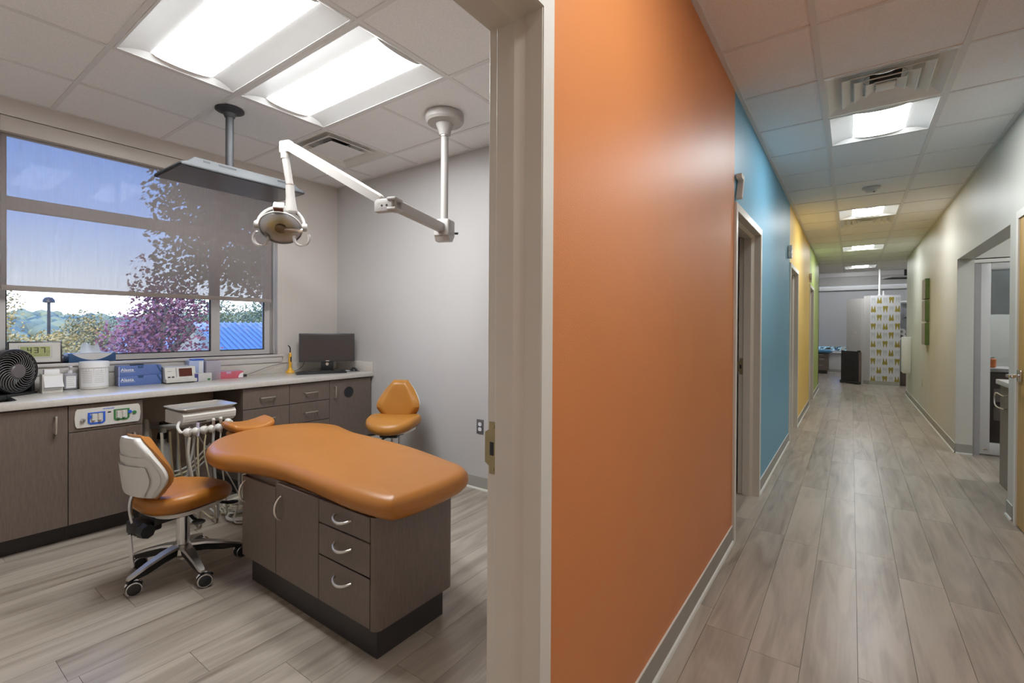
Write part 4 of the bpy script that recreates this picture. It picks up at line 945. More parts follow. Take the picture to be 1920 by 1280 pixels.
kn_ = MB(); kn_.rbox(-0.055, 0.030, -0.026, 0.026, 0.020, 0.034, 0.004).rbox(-0.055, 0.030, -0.026, 0.026, -0.034, -0.020, 0.004).cyl((-0.01, 0, -0.036), (-0.01, 0, 0.038), 0.012, None, 14)
kn_.xf(Matrix.Translation(K - L0 + Vector((0, 0, 0.015))) @ Matrix.Rotation(az, 4, 'Z')); kn_.build('knuckle', LAMPWHITE, lp)
d2 = E_ - K; az2 = math.atan2(d2.y, d2.x); el = math.atan2(d2.z, math.hypot(d2.x, d2.y)); L2 = d2.length
k2 = MB(); k2.rbox(0.0, 0.11, -0.021, 0.021, -0.036, 0.034, 0.006).box(0.03, 0.085, -0.0215, 0.0215, -0.016, 0.012)
k2.xf(Matrix.Translation(K - L0 + Vector((0, 0, 0.012))) @ Matrix.Rotation(az2, 4, 'Z')); k2.build('arm_joint', LAMPWHITE, lp)
for q in (0.03, 0.06):
    kk = MB().cyl((q, -0.0225, 0.0), (q, 0.0225, 0.0), 0.006, None, 8); kk.xf(Matrix.Translation(K - L0 + Vector((0, 0, 0.008))) @ Matrix.Rotation(az2, 4, 'Z')); kk.build('joint_bolt', BLACK, lp)
sa = MB(); sa.rings([[(x, -w_, -h_), (x, w_, -h_), (x, w_, h_ * 0.6), (x, w_ * 0.7, h_), (x, -w_ * 0.7, h_), (x, -w_, h_ * 0.6)] for x, w_, h_ in ((0.09, 0.018, 0.020), (0.11, 0.022, 0.026), (0.30, 0.023, 0.028), (L2 - 0.06, 0.023, 0.028), (L2 - 0.005, 0.021, 0.026))])
sa.xf(Matrix.Translation(K - L0) @ Matrix.Rotation(az2, 4, 'Z') @ Matrix.Rotation(-el, 4, 'Y')); sa.build('spring_arm', LAMPWHITE, lp, True, 30)
ev = E_ - L0
eb_ = MB().rbox(-0.045, 0.028, -0.024, 0.024, -0.045, 0.030, 0.010, 3); eb_.xf(Matrix.Translation(ev + Vector((-0.012, -0.004, 0))) @ Matrix.Rotation(az2 + pi, 4, 'Z')); eb_.build('elbow', LAMPWHITE, lp)
dx = Vector((-0.022, -0.012, 0))
MB().cyl(ev + dx + Vector((0, 0, -0.02)), ev + dx + Vector((0, 0, -0.075)), 0.026, 0.024, 20).build('elbow_collar', LAMPWHITE, lp)
D0 = ev + dx + Vector((0, 0, -0.06)); D1 = D0 + Vector((0.020, 0.016, -0.165)); D2 = D0 + Vector((0.028, 0.022, -0.325))
MB().cyl(D0, D1, 0.0215, 0.0205, 20).build('drop_tube', LAMPWHITE, lp)
MB().cyl(D1, D1 + (D2 - D1) * 0.03, 0.0215, None, 20).build('copper_ring', mat('copper_ring', (0.45, 0.22, 0.13, 1), 0.3, 1.0, var=0.02), lp)
sl_ = MB(); ax_ = (D2 - D1).normalized()
sl_.lathe([(0.0235, 0.004), (0.0245, 0.06), (0.028, 0.11), (0.034, 0.150), (0.034, 0.158), (0.026, 0.165)], D1, 24, ax_); sl_.build('socket', LAMPWHITE, lp)
# lamp head: bowl looking down and towards the bench foot
HC = D2 + Vector((-0.030, -0.045, -0.085)); look = Vector((0.52, -0.38, -0.76)).normalized()
view = Vector((0.84, -0.47, 0.2)).normalized(); side = look.cross(Vector((0, 0, 1))).normalized(); upv = side.cross(look).normalized()
# yoke: semicircle in the plane of side / up
YR = 0.125; yk = []
for k in range(17):
    a = pi * k / 16; yk.append(HC + side * (YR * cos(a)) - look * (YR * 0.93 * sin(a)) * 0.72 + Vector((0, 0, 1)) * (YR * sin(a) * 0.45))
MB().tube(yk, [0.0085 + 0.0035 * sin(pi * k / 16) for k in range(17)], 10).build('yoke', LAMPWHITE, lp)
MB().tube([p + look * 0.013 for p in yk], 0.0022, 6).build('yoke_trim', INK, lp)
bowl = [(0.0001, -0.055), (0.045, -0.050), (0.080, -0.032), (0.102, -0.008), (0.112, 0.016)]
MB().lathe(bowl, HC, 32, look).build('reflector_bowl', MILKY, lp)
MB().lathe([(0.0001, -0.046), (0.040, -0.041), (0.064, -0.031), (0.080, -0.020)], HC, 32, look).build('amber_reflector', AMBER, lp)
MB().lathe([(0.111, 0.014), (0.111, 0.030), (0.105, 0.036), (0.070, 0.042), (0.0001, 0.044)], HC, 32, look).build('clear_shield', LAMPGLASS, lp)
MB().tube([HC + look * 0.018 + (side * cos(a) + upv * sin(a)) * 0.113 for a in [2 * pi * k / 32 for k in range(32)]], 0.0045, 8, True).build('rim_ring', PLASTIC, lp)
MB().lathe([(0.030, -0.03), (0.032, 0.0), (0.030, 0.030), (0.020, 0.040), (0.0001, 0.042)], HC, 18, look).build('bulb_cover', BULB, lp)
bk = MB().rbox(-0.012, 0.012, 0.02, 0.118, -0.008, 0.008, 0.003)
Mx = Matrix.Identity(4); 
for i in range(3): Mx[i][0] = upv[i]; Mx[i][1] = -side[i] * 1.0; Mx[i][2] = look[i]; Mx[i][3] = (HC + look * 0.030)[i]
bk.xf(Mx); bk.build('bulb_bracket', ALU, lp)
hs = MB().rbox(-0.028, 0.028, -0.024, 0.024, -0.018, 0.030, 0.006); hsM = Mx.copy()
for i in range(3): hsM[i][3] = (HC + upv * 0.112 - look * 0.012)[i]
for i in range(3): hsM[i][0] = side[i]; hsM[i][1] = look[i]; hsM[i][2] = upv[i]
hs.xf(hsM); hs_o = hs.build('vent_box', PLASTIC, lp)
q = MB().box(-0.024, 0.024, 0.0235, 0.0252, -0.012, 0.022); q.xf(hsM); q.build('vent_opening', REDWIN, hs_o, False)
for sg in (1, -1):
    pc = HC + side * (YR * sg)
    MB().lathe([(0.0001, -0.016), (0.020, -0.015), (0.024, -0.006), (0.024, 0.008), (0.018, 0.015), (0.0001, 0.016)], pc, 18, side).build('tilt_knob', LAMPWHITE, lp)
    # curved grab handle, a bent strip standing beside the bowl
    gc = HC + Vector((0.098, 0.070, 0.0)) * sg * -1.0 * 0.97 + Vector((0, 0, -0.068)) if sg > 0 else HC + Vector((0.098, 0.070, 0.0)) * 1.0 + Vector((0, 0, -0.068))
    e1 = Vector((0.81, 0.584, 0.0)); e2 = Vector((0, 0, 1)); lo_ = []
    a0, a1 = (radians(70), radians(-235)) if sg > 0 else (radians(25), radians(-195))
    for k in range(15):
        a = a0 + (a1 - a0) * k / 14; lo_.append(gc + e1 * (0.044 * cos(a)) + e2 * (0.046 * sin(a)))
    hb_ = MB(); rws = []
    for i, p in enumerate(lo_):
        tdir = (lo_[min(i + 1, 14)] - lo_[max(i - 1, 0)]).normalized(); sd_ = Vector((0.60, -0.75, -0.25)).normalized(); nn = tdir.cross(sd_).normalized()
        rws.append([p + sd_ * 0.013 + nn * 0.0045, p + sd_ * 0.013 - nn * 0.0045, p - sd_ * 0.013 - nn * 0.0045, p - sd_ * 0.013 + nn * 0.0045])
    hb_.rings(rws); hb_.build('grab_handle', LAMPWHITE, lp, True, 40)

# ------------------------------------------------------------------ things on the worktop
def facing(vec): return math.atan2(vec[1], vec[0])        # local +x faces vec
# fan
fa = thing('desk_fan', 'round black desk fan with a spiral grille at the left end of the worktop', 'fan', (-4.135, 0.545, CT), facing((0.80, 0.60)))
MB().rbox(-0.06, 0.06, -0.075, 0.075, 0.0, 0.016, 0.006).rbox(-0.03, 0.035, 0.095, 0.118, 0.0, 0.16, 0.008).rbox(-0.03, 0.035, -0.118, -0.095, 0.0, 0.16, 0.008).rbox(-0.045, 0.05, -0.118, 0.118, 0.0, 0.014, 0.005).build('base', BLACK, fa)
FZ = 0.147; FRr = 0.131
MB().lathe([(0.100, -0.07), (0.125, -0.055), (FRr, -0.02), (FRr + 0.004, 0.030), (FRr - 0.002, 0.040), (FRr - 0.012, 0.036), (FRr - 0.014, 0.01), (0.115, -0.045), (0.095, -0.060)], (0, 0, FZ), 40, (1, 0, 0)).build('housing', BLACK, fa)
gr = MB()
for k in range(28):
    a = 2 * pi * k / 28; pts = []
    for j in range(7):
        u = j / 6; r = 0.040 + (FRr - 0.052) * u; b = a + 0.75 * u * u; pts.append((0.046 - 0.012 * u * u, r * cos(b), FZ + r * sin(b)))
    gr.tube(pts, 0.0019, 5)
gr.build('spiral_grille', mat('fan_grille', (0.20, 0.19, 0.19, 1), 0.35, var=0.03), fa)
MB().lathe([(0.043, 0.034), (0.044, 0.048), (0.038, 0.054), (0.0001, 0.055)], (0, 0, FZ), 26, (1, 0, 0)).build('centre_cap', mat('fan_cap', (0.13, 0.115, 0.115, 1), 0.35, var=0.03), fa)
gb = MB()
for r in (0.06, 0.09): gb.tube([(-0.058, r * cos(2 * pi * k / 28), FZ + r * sin(2 * pi * k / 28)) for k in range(28)], 0.0017, 5, True)
for k in range(10):
    a = 2 * pi * k / 10; gb.tube([(-0.058, 0.03 * cos(a), FZ + 0.03 * sin(a)), (-0.060, 0.10 * cos(a), FZ + 0.10 * sin(a))], 0.0017, 5)
gb.build('rear_grille', BLACK, fa)
bl = MB()
for k in range(3):
    a = 2 * pi * k / 3 + 0.4
    bl.grid(lambda u, v, a=a: (-0.012 + 0.035 * (v - 0.5) , (0.03 + 0.085 * u) * cos(a + 0.75 * (v - 0.5)), FZ + (0.03 + 0.085 * u) * sin(a + 0.75 * (v - 0.5))), 5, 5)
bl.build('fan_blades', BLACK, fa)

# clock on the sill
ck = thing('digital_clock', 'white digital clock in a dark frame on the window sill', 'clock', (-4.355, 0.688, WZ0), facing((0.985, -0.12)))
tilt = Matrix.Rotation(radians(-9), 4, 'Y')
def ckp(mb): return mb.xf(tilt)
CW, CH = 0.128, 0.148
ckp(MB().rbox(-0.010, 0.006, -CW, CW, 0.0, CH, 0.003)).build('frame', mat('clock_frame', (0.035, 0.026, 0.026, 1), 0.35, var=0.05), ck)
ckp(MB().box(0.006, 0.0075, -CW + 0.009, CW - 0.009, 0.009, CH - 0.009)).build('face', PLASTIC, ck, False)
bz = rrect(0, 0.080, 0.078, 0.042, 0.006); bz2 = rrect(0, 0.080, 0.076, 0.040, 0.005)
ckp(MB().prism(bz, 0.0075, 0.0082, 'yz')).build('screen_border', PRINT, ck, False)
ckp(MB().prism(bz2, 0.0078, 0.0086, 'yz')).build('screen_margin', PLASTIC, ck, False)
lcd = ckp(MB().box(0.0086, 0.0090, -0.070, 0.070, 0.046, 0.114)).build('lcd', LCD, ck, False)
SEG = {'4': 'fgbc', '3': 'abgcd', '7': 'abc', '5': 'afgcd', '2': 'abged', '6': 'afgedc', 'T': 'aii', 'H': 'fegbc', 'U': 'fedcb', '-': 'g'}
def seg(mb, ch, y, z, w_, h_, t_):
    for c in SEG[ch]:
        if c == 'a': mb.box(0.0090, 0.0094, y, y + w_, z + h_ - t_, z + h_)
        if c == 'g': mb.box(0.0090, 0.0094, y, y + w_, z + h_ / 2 - t_ / 2, z + h_ / 2 + t_ / 2)
        if c == 'd': mb.box(0.0090, 0.0094, y, y + w_, z, z + t_)
        if c == 'f': mb.box(0.0090, 0.0094, y, y + t_, z + h_ / 2, z + h_)
        if c == 'e': mb.box(0.0090, 0.0094, y, y + t_, z, z + h_ / 2)
        if c == 'b': mb.box(0.0090, 0.0094, y + w_ - t_, y + w_, z + h_ / 2, z + h_)
        if c == 'c': mb.box(0.0090, 0.0094, y + w_ - t_, y + w_, z, z + h_ / 2)
        if c == 'i': mb.box(0.0090, 0.0094, y + w_ / 2 - t_ / 2, y + w_ / 2 + t_ / 2, z, z + h_)
dg_ = MB()
for k, c in enumerate('437'): seg(dg_, c, -0.038 + 0.032 * k, 0.071, 0.020, 0.036, 0.0042)
ckp(dg_).build('time_digits', INK, lcd, False)
dg_ = MB()
for k, c in enumerate('52'): seg(dg_, c, 0.052 + 0.0095 * k, 0.071, 0.006, 0.016, 0.0015)
for k, c in enumerate('6THU676'): seg(dg_, c, -0.036 + 0.0145 * k, 0.050, 0.008, 0.013, 0.0014)
seg(dg_, '-', -0.063, 0.092, 0.010, 0.012, 0.002)
ckp(dg_).build('small_digits', INKOLIVE, lcd, False)
ckp(MB().rbox(-0.06, -0.008, -0.06, 0.06, 0.008, 0.02, 0.004)).build('foot', BLACK, ck)

# tissue box on the sill
tb = thing('tissue_box', 'blue and white tissue box with a tissue standing up on the sill', 'tissue box', (-4.365, 0.965, WZ0), radians(3))
MB().rbox(-0.058, 0.058, -0.128, 0.128, 0.0, 0.062, 0.003).build('carton', NAVY, tb)
arc = [(-0.112, 0.0605)] + [(-0.112 + 0.224 * k / 14, 0.0605 - 0.046 * (1 - (2 * k / 14 - 1) ** 2)) for k in range(15)] + [(0.112, 0.0605)]
MB().prism(arc[1:-1], 0.058, 0.0590, 'yz').build('printed_panel', mat('card_cream', (0.62, 0.60, 0.60, 1), 0.45, var=0.03), tb, False)
MB().box(-0.045, 0.045, -0.09, 0.09, 0.0618, 0.0626).build('opening', PRINTW, tb, False)
rnd = random.Random(11)
def tis(u, v):
    y = -0.062 + 0.124 * u; s_ = 1 - 0.22 * v; return (0.012 * sin(9 * u + 1.0) * (0.5 + v) + 0.01 * (v), y * s_ - 0.006 * v, 0.060 + (0.066 + 0.012 * sin(7 * u)) * v)
MB().grid(tis, 28, 10).build('tissue', TISSUE, tb)

# small carton, pump bottle, wipes
wb = thing('tissue_dispenser', 'small white square carton dispenser standing beside the fan', 'dispenser', (-4.165, 0.730, CT), facing((0.97, -0.05)))
MB().rbox(-0.055, 0.055, -0.048, 0.048, 0.0, 0.118, 0.003).build('carton', PLASTIC, wb)
MB().add([(0.056, -0.042, 0.108), (0.056, 0.042, 0.108), (0.066, 0.052, 0.036), (0.066, -0.038, 0.036)], [(0, 1, 2, 3)]).build('front_flap', PRINTW, wb, False)
MB().rbox(0.054, 0.064, -0.042, 0.042, 0.022, 0.030, 0.002).build('slot_lip', PRINT, wb)
MB().rbox(-0.02, 0.03, -0.036, 0.036, 0.116, 0.146, 0.002).build('sheet_tab', PRINTW, wb)
pb = thing('pump_bottle', 'clear hand sanitiser pump bottle with a white label between carton and tub', 'bottle', (-4.235, 0.833, CT))
MB().rbox(-0.028, 0.028, -0.034, 0.034, 0.001, 0.112, 0.012, 3).build('bottle_body', CLEAR, pb)
MB().rbox(-0.0255, 0.0255, -0.0315, 0.0315, 0.004, 0.085, 0.011, 3).build('gel', mat('gel_pale', (0.52, 0.54, 0.60, 1), 0.15, var=0.02), pb)
MB().box(0.0285, 0.0292, -0.024, 0.024, 0.014, 0.092).build('paper_label', PRINTW, pb, False)
for k in range(5): MB().box(0.0292, 0.0296, -0.020, 0.018 - 0.004 * (k % 3), 0.028 + 0.013 * k, 0.031 + 0.013 * k).build('label_line', FAINT, pb, False)
MB().cyl((0, 0, 0.110), (0, 0, 0.128), 0.013, None, 14).cyl((0, 0, 0.128), (0, 0, 0.150), 0.005, None, 10).build('pump_neck', PRINTW, pb)
MB().rbox(-0.010, 0.030, -0.008, 0.008, 0.148, 0.158, 0.004).build('pump_head', PRINTW, pb)
wp = thing('wipes_tub', 'tall round white tub of wipes on the worktop', 'tub', (-4.200, 0.950, CT))
MB().lathe([(0.070, 0.0), (0.076, 0.003), (0.0765, 0.145)], (0, 0, 0), 36).build('tub_body', PLASTIC, wp)
MB().lathe([(0.0765, 0.143), (0.080, 0.145), (0.080, 0.178), (0.076, 0.184), (0.055, 0.186), (0.0001, 0.187)], (0, 0, 0), 36).build('lid', PRINTW, wp)
def on_cyl(a0, a1, z0, z1, r): 
    return MB().grid(lambda u, v: (r * cos(a0 + (a1 - a0) * u), r * sin(a0 + (a1 - a0) * u), z0 + (z1 - z0) * v), 8, 1)
lab = on_cyl(-1.25, 1.0, 0.018, 0.138, 0.0770).build('wrap_label', PRINTW, wp)
for col_, (a0, a1) in enumerate(((-1.1, -0.35), (-0.2, 0.6))):
    for k in range(7): on_cyl(a0, a1 - 0.12 * ((k * 3 + col_) % 3), 0.045 + 0.0125 * k, 0.0485 + 0.0125 * k, 0.0774).build('text_line', FAINT, lab)
# glove boxes
def glove_box(label, loc, rz, open_):
    t = thing('glove_box', label, 'glove box', loc, rz, 'blue glove boxes')
    MB().rbox(-0.060, 0.060, -0.125, 0.125, 0.0, 0.070, 0.002).build('carton', BLUEBOX, t)
    MB().box(-0.059, 0.0595, -0.1262, -0.1249, 0.002, 0.068).build('end_panel', BLUESIDE, t, False)
    MB().box(0.0598, 0.0606, -0.1215, -0.1195, 0.002, 0.068).build('edge_line', PRINTW, t, False)
    o = link('wordmark', text_mesh('Alasta', 0.030, PRINTW, 0.0003, bold=0.0004), t); o.matrix_local = Matrix.Translation((0.0604, -0.112, 0.034)) @ Matrix(((0, 0, 1, 0), (1, 0.0, 0, 0), (0, 1, 0, 0), (0, 0, 0, 1)))
    MB().box(0.0600, 0.0606, -0.112, -0.03, 0.028, 0.0295).build('underline', PRINTW, t, False)
    MB().prism([(0.092, 0.0685), (0.120, 0.015), (0.124, 0.015), (0.124, 0.028), (0.104, 0.0685)], 0.0599, 0.0605, 'yz').build('corner_stripe', NAVY, t, False)
    MB().prism([(-0.018, 0.0695), (0.020, 0.0695), (0.014, 0.052), (-0.012, 0.052)], 0.0599, 0.0606, 'yz').build('finger_notch', NAVY, t, False)
    if open_:
        MB().prism(rrect(0.0, 0.0, 0.035, 0.075, 0.03), 0.0698, 0.0708, 'xy').build('opening', NAVY, t, False)
        MB().rbox(-0.01, 0.02, -0.05, 0.03, 0.070, 0.078, 0.004).build('glove', INK, t)
    return t
gz = radians(-4)
glove_box('lower blue glove box of the stacked pair on the worktop', (-4.225, 1.205, CT), radians(-6), False)
glove_box('upper opened blue glove box of the stacked pair on the worktop', (-4.228, 1.203, CT + 0.0705), radians(-4), True)
# amalgamator
am = thing('amalgam_mixer', 'small white tabletop mixer with a brown see-through lid', 'appliance', (-4.160, 1.432, CT), radians(-3))
MB().prism([(-0.075, 0.008), (0.085, 0.008), (0.088, 0.030), (0.060, 0.040), (0.040, 0.118), (-0.070, 0.124), (-0.078, 0.115)], -0.098, 0.098, 'xz').build('case', PLASTIC, am, True, 25)
MB().rbox(-0.06, 0.06, -0.085, 0.085, 0.0, 0.010, 0.003).build('feet_plate', BLACK, am)
MB().prism([(0.0575, 0.048), (0.0595, 0.048), (0.0445, 0.108), (0.0425, 0.108)], -0.010, 0.075, 'xz').build('window_lid', REDWIN, am, False)
MB().prism([(0.056, 0.044), (0.0605, 0.044), (0.0430, 0.114), (0.038, 0.114)], -0.030, -0.024, 'xz').build('panel_seam', PRINT, am, False)
for y in (-0.075, -0.050): MB().rbox(0.0595, 0.0660, y - 0.008, y + 0.008, 0.044, 0.052, 0.002).build('button', BLACK, am)
MB().box(0.046, 0.0495, -0.082, -0.056, 0.088, 0.091).build('logo_line', PRINT, am, False)
# clear boxes and pink box
cb = thing('supply_box', 'pale blue printed carton leaning behind the white mixer', 'box', (-4.225, 1.570, CT), radians(-3))
MB().rbox(-0.05, 0.05, -0.055, 0.045, 0.0, 0.158, 0.002).build('carton', mat('card_pale_blue', (0.40, 0.48, 0.72, 1), 0.4, var=0.04), cb)
MB().box(0.050, 0.0508, 0.010, 0.040, 0.06, 0.15).build('label', PRINTW, cb, False)
MB().rbox(-0.04, 0.04, -0.03, 0.05, 0.158, 0.168, 0.004).build('blue_wrap', GASBLUE, cb)
ac = thing('acrylic_organiser', 'clear acrylic organiser box with a lilac tint beside the pink box', 'organiser', (-4.190, 1.668, CT), radians(-3))
MB().rbox(-0.055, 0.055, -0.050, 0.055, 0.001, 0.152, 0.002).build('shell', CLEAR, ac)
MB().rbox(-0.050, 0.048, -0.045, 0.050, 0.060, 0.145, 0.002).build('contents', mat('card_mauve', (0.44, 0.37, 0.46, 1), 0.4, var=0.12, vscale=40), ac)
for k in range(4): MB().box(0.0555, 0.0562, -0.04, 0.03, 0.075 + 0.016 * k, 0.078 + 0.016 * k).build('label_line', PRINT, ac, False)
ad_ = thing('bandage_carton', 'small white carton with a navy edge in front of the clear organiser', 'box', (-4.095, 1.575, CT), radians(-3))
MB().rbox(-0.022, 0.022, -0.060, 0.055, 0.0, 0.064, 0.002).build('carton', mat('card_off_white', (0.56, 0.54, 0.54, 1), 0.4, var=0.05, vscale=30), ad_)
MB().box(0.0220, 0.0228, -0.0605, -0.038, 0.003, 0.062).build('navy_edge', mat('card_indigo', (0.06, 0.06, 0.25, 1), 0.4, var=0.05), ad_, False)
MB().box(0.0220, 0.0226, 0.025, 0.045, 0.008, 0.022).build('green_mark', GASGREEN, ad_, False)
pk = thing('pink_glove_box', 'long flat pink carton on the worktop below the window', 'box', (-4.190, 1.800, CT), radians(-9))
MB().rbox(-0.055, 0.052, -0.098, 0.098, 0.0, 0.058, 0.002).build('carton', PINK, pk)
MB().box(-0.05, 0.048, -0.095, 0.095, 0.0578, 0.0590).build('lid_panel', PINKTOP, pk, False)
hc_ = [(0.097, 0.004)] + [(0.097 - 0.036 * sin(pi / 2 * k / 8), 0.004 + 0.04 * cos(pi / 2 * k / 8) * 1.0) for k in range(9)]
MB().prism(hc_, 0.0521, 0.0529, 'yz').build('white_roundel', PRINTW, pk, False)
MB().prism([(-0.03, 0.0575), (0.01, 0.0575), (0.006, 0.040), (-0.024, 0.040)], 0.0521, 0.0528, 'yz').build('tear_tab', PINKTOP, pk, False)
cc = thing('charger_cable', 'thin dark cable rising from a small plug beside the pink box', 'cable', (-4.215, 1.935, CT))
MB().rbox(-0.012, 0.012, -0.022, 0.022, 0.0, 0.020, 0.004).build('plug', DARKGREY, cc)
MB().tube(smooth_path([(0, 0.02, 0.012), (-0.02, 0.10, 0.030), (-0.05, 0.22, 0.062), (-0.065, 0.36, 0.088), (-0.070, 0.42, 0.092)], 6), 0.0018, 6).build('cord', DARKGREY, cc)
# curing light
cl_ = thing('curing_light', 'yellow curing light pen standing in its round yellow base', 'dental tool', (-4.215, 2.345, CT))
MB().lathe([(0.036, 0.0), (0.038, 0.006), (0.034, 0.018), (0.020, 0.030), (0.014, 0.050), (0.0001, 0.050)], (0, 0, 0), 24).build('base', YELLOWP, cl_)
MB().lathe([(0.0125, 0.048), (0.0135, 0.10), (0.0125, 0.160), (0.010, 0.185), (0.006, 0.190), (0.0001, 0.190)], (0, 0, 0), 18).build('pen_body', YELLOWP, cl_)
MB().rbox(0.008, 0.0150, -0.006, 0.006, 0.105, 0.150, 0.002).build('switch_panel', DARKGREY, cl_)
MB().tube(smooth_path([(0, 0, 0.188), (0.0, 0.0, 0.225), (-0.004, -0.006, 0.245), (-0.012, -0.016, 0.256)], 5), [0.0055] * 11 + [0.0045] * 5, 8).build('light_guide', INK, cl_)
# monitor, keyboard, mouse
mo = thing('computer_monitor', 'black flat computer monitor standing in the far corner of the worktop', 'monitor', (-4.06, 2.625, CT), facing((0.85, -0.53)))
MB().rbox(-0.018, 0.016, -0.247, 0.247, 0.098, 0.366, 0.005).build('bezel', mat('monitor_bezel', (0.055, 0.052, 0.055, 1), 0.4, var=0.03), mo)
MB().box(0.016, 0.0168, -0.230, 0.230, 0.113, 0.350).build('screen', SCREEN, mo, False)
MB().rbox(-0.05, -0.018, -0.10, 0.10, 0.15, 0.32, 0.01).build('rear_housing', BLACK, mo)
MB().rbox(-0.040, 0.006, -0.055, 0.055, 0.010, 0.105, 0.006).build('stand_neck', BLACK, mo)
MB().rbox(-0.09, 0.09, -0.10, 0.10, 0.0, 0.012, 0.005).build('stand_foot', BLACK, mo)
MB().box(0.0162, 0.0172, -0.012, 0.018, 0.102, 0.1105).build('badge', PULL, mo, False)
MB().lathe([(0.014, 0.0), (0.014, 0.0015), (0.0001, 0.0015)], (0.006, 0.0, 0.075), 18, (1, 0, 0)).build('stand_emblem', ALU, mo)
MB().tube(smooth_path([(-0.02, -0.20, 0.10), (-0.02, -0.215, 0.06), (-0.01, -0.25, 0.03), (0.01, -0.30, 0.012), (0.02, -0.34, 0.004)], 6), 0.0025, 6).build('cable', BLACK, mo)
kb = thing('keyboard', 'black keyboard lying in front of the monitor', 'keyboard', (-3.965, 2.505, CT), facing((0.917, -0.40)))
MB().rbox(-0.065, 0.065, -0.215, 0.215, 0.0, 0.016, 0.004).build('case', BLACK, kb)
km = MB().rbox(-0.0075, 0.0075, -0.0080, 0.0080, 0.0, 0.006, 0.0015, 1).mesh('keycap', DARKGREY)
for r in range(5):
    for c in range(21):
        if c in (15, 18) : continue
        o = link('keycap', km, kb); o.location = (-0.042 + 0.020 * r, -0.2 + 0.020 * c, 0.0155)
mp_ = thing('mouse_pad', 'dark mouse pad with a sheet of paper under the mouse', 'mouse pad', (-3.955, 2.812, CT), facing((0.917, -0.40)))
MB().rbox(-0.09, 0.075, -0.07, 0.07, 0.0, 0.003, 0.001).build('mat', mat('mousepad_grey', (0.09, 0.09, 0.10, 1), 0.7, var=0.05), mp_)
MB().box(-0.08, 0.03, -0.068, -0.005, 0.003, 0.0036).build('paper_slip', PRINTW, mp_, False)
ms = thing('computer_mouse', 'black computer mouse on its pad at the end of the worktop', 'mouse', (-3.945, 2.838, CT + 0.003), facing((0.917, -0.40)) )
mb = MB(); mb.ball((0, 0, 0.0), 0.036, 1.45, 0.95, 0.95, 18, 12)
for i in range(len(mb.v)):
    x, y, z = mb.v[i]; mb.v[i] = (x, y, max(z, 0.0))
mb.build('shell', BLACK, ms); MB().cyl((0.030, -0.004, 0.027), (0.030, 0.004, 0.027), 0.006, None, 12).build('wheel', DARKGREY, ms)

# wall outlet in the room
def outlet(label, M4, plate, sock):
    t = thing('wall_outlet', label, 'outlet'); t.matrix_world = M4
    MB().rbox(-0.035, 0.035, -0.057, 0.057, 0.0, 0.005, 0.002).build('cover_plate', plate, t)
    for s in (-1, 1):
        so = MB().prism(rrect(0, s * 0.020, 0.0165, 0.0145, 0.010), 0.005, 0.0065, 'xy').build('receptacle', sock, t, False)
        for x in (-0.006, 0.006): MB().box(x - 0.001, x + 0.001, s * 0.020 - 0.001, s * 0.020 + 0.006, 0.0064, 0.0068).build('slot', INK, so, False)
    MB().cyl((0, 0, 0.005), (0, 0, 0.0062), 0.003, None, 10).build('screw', ALU, t)
outlet('dark wall outlet with two white sockets on the treatment room wall', Matrix.Translation((-2.39, YB, 0.498)) @ Matrix(((1, 0, 0, 0), (0, 0, -1, 0), (0, 1, 0, 0), (0, 0, 0, 1))), mat('plate_charcoal', (0.12, 0.115, 0.12, 1), 0.4, var=0.03), PRINTW)
outlet('white wall outlet low on the right hall wall under the small canvases', Matrix.Translation((XR, 9.60, 0.47)) @ Matrix(((0, 0, -1, 0), (-1, 0, 0, 0), (0, 1, 0, 0), (0, 0, 0, 1))), OFFWHITE, PRINT)

# ------------------------------------------------------------------ hall: numerals, wood door, art, alcove
for (ch_, y, lab) in (('7', 3.10, 'raised white numeral 7 above the blue wall door'), ('8', 6.02, 'raised white numeral 8 near the yellow wall door'), ('9', 9.24, 'raised white numeral 9 near the green wall door')):
    me = text_mesh(ch_, 0.205, PLASTIC, 0.016, bold=0.004)
    o = link('room_numeral', me); o.matrix_world = Matrix.Translation((XL + 0.020, y, 2.078)) @ Matrix(((0, 0, 1, 0), (1, 0, 0, 0), (0, 1, 0, 0), (0, 0, 0, 1)))
    tag(o, lab, 'numeral', 'room numerals above the hall doors')
# wood door with its frame on the right
a, b = RD
fr = MB(); prof = [(XR + 0.002, -0.050), (XR - 0.012, -0.050), (XR - 0.012, 0.0), (XR + 0.045, 0.0), (XR + 0.045, 0.016), (XR + 0.132, 0.016), (XR + 0.132, -0.05)]
rows = [[(x, b - o_, 0.0) for x, o_ in prof], [(x, b - o_, 2.02 - o_) for x, o_ in prof], [(x, a + o_, 2.02 - o_) for x, o_ in prof], [(x, a + o_, 0.0) for x, o_ in prof]]
n = len(prof); fr.add([p for r in rows for p in r], [(r * n + k, r * n + k + 1, (r + 1) * n + k + 1, (r + 1) * n + k) for r in range(3) for k in range(n - 1)])
dr = fr.build('door_5', CASING_W, None, False); dr['kind'] = 'structure'
MB().box(XR - 0.004, XR + 0.040, a + 0.003, b - 0.003, 0.010, 2.017).build('slab', WOOD, dr, False)
lv = MB().rbox(XR - 0.016, XR - 0.004, b - 0.095, b - 0.020, 0.952, 1.030, 0.006).cyl((XR - 0.016, b - 0.055, 0.99), (XR - 0.062, b - 0.055, 0.99), 0.012, None, 14)
lv.rbox(XR - 0.072, XR - 0.054, b - 0.175, b - 0.043, 0.980, 1.000, 0.006); lv.build('lever_handle', CHROME, dr)
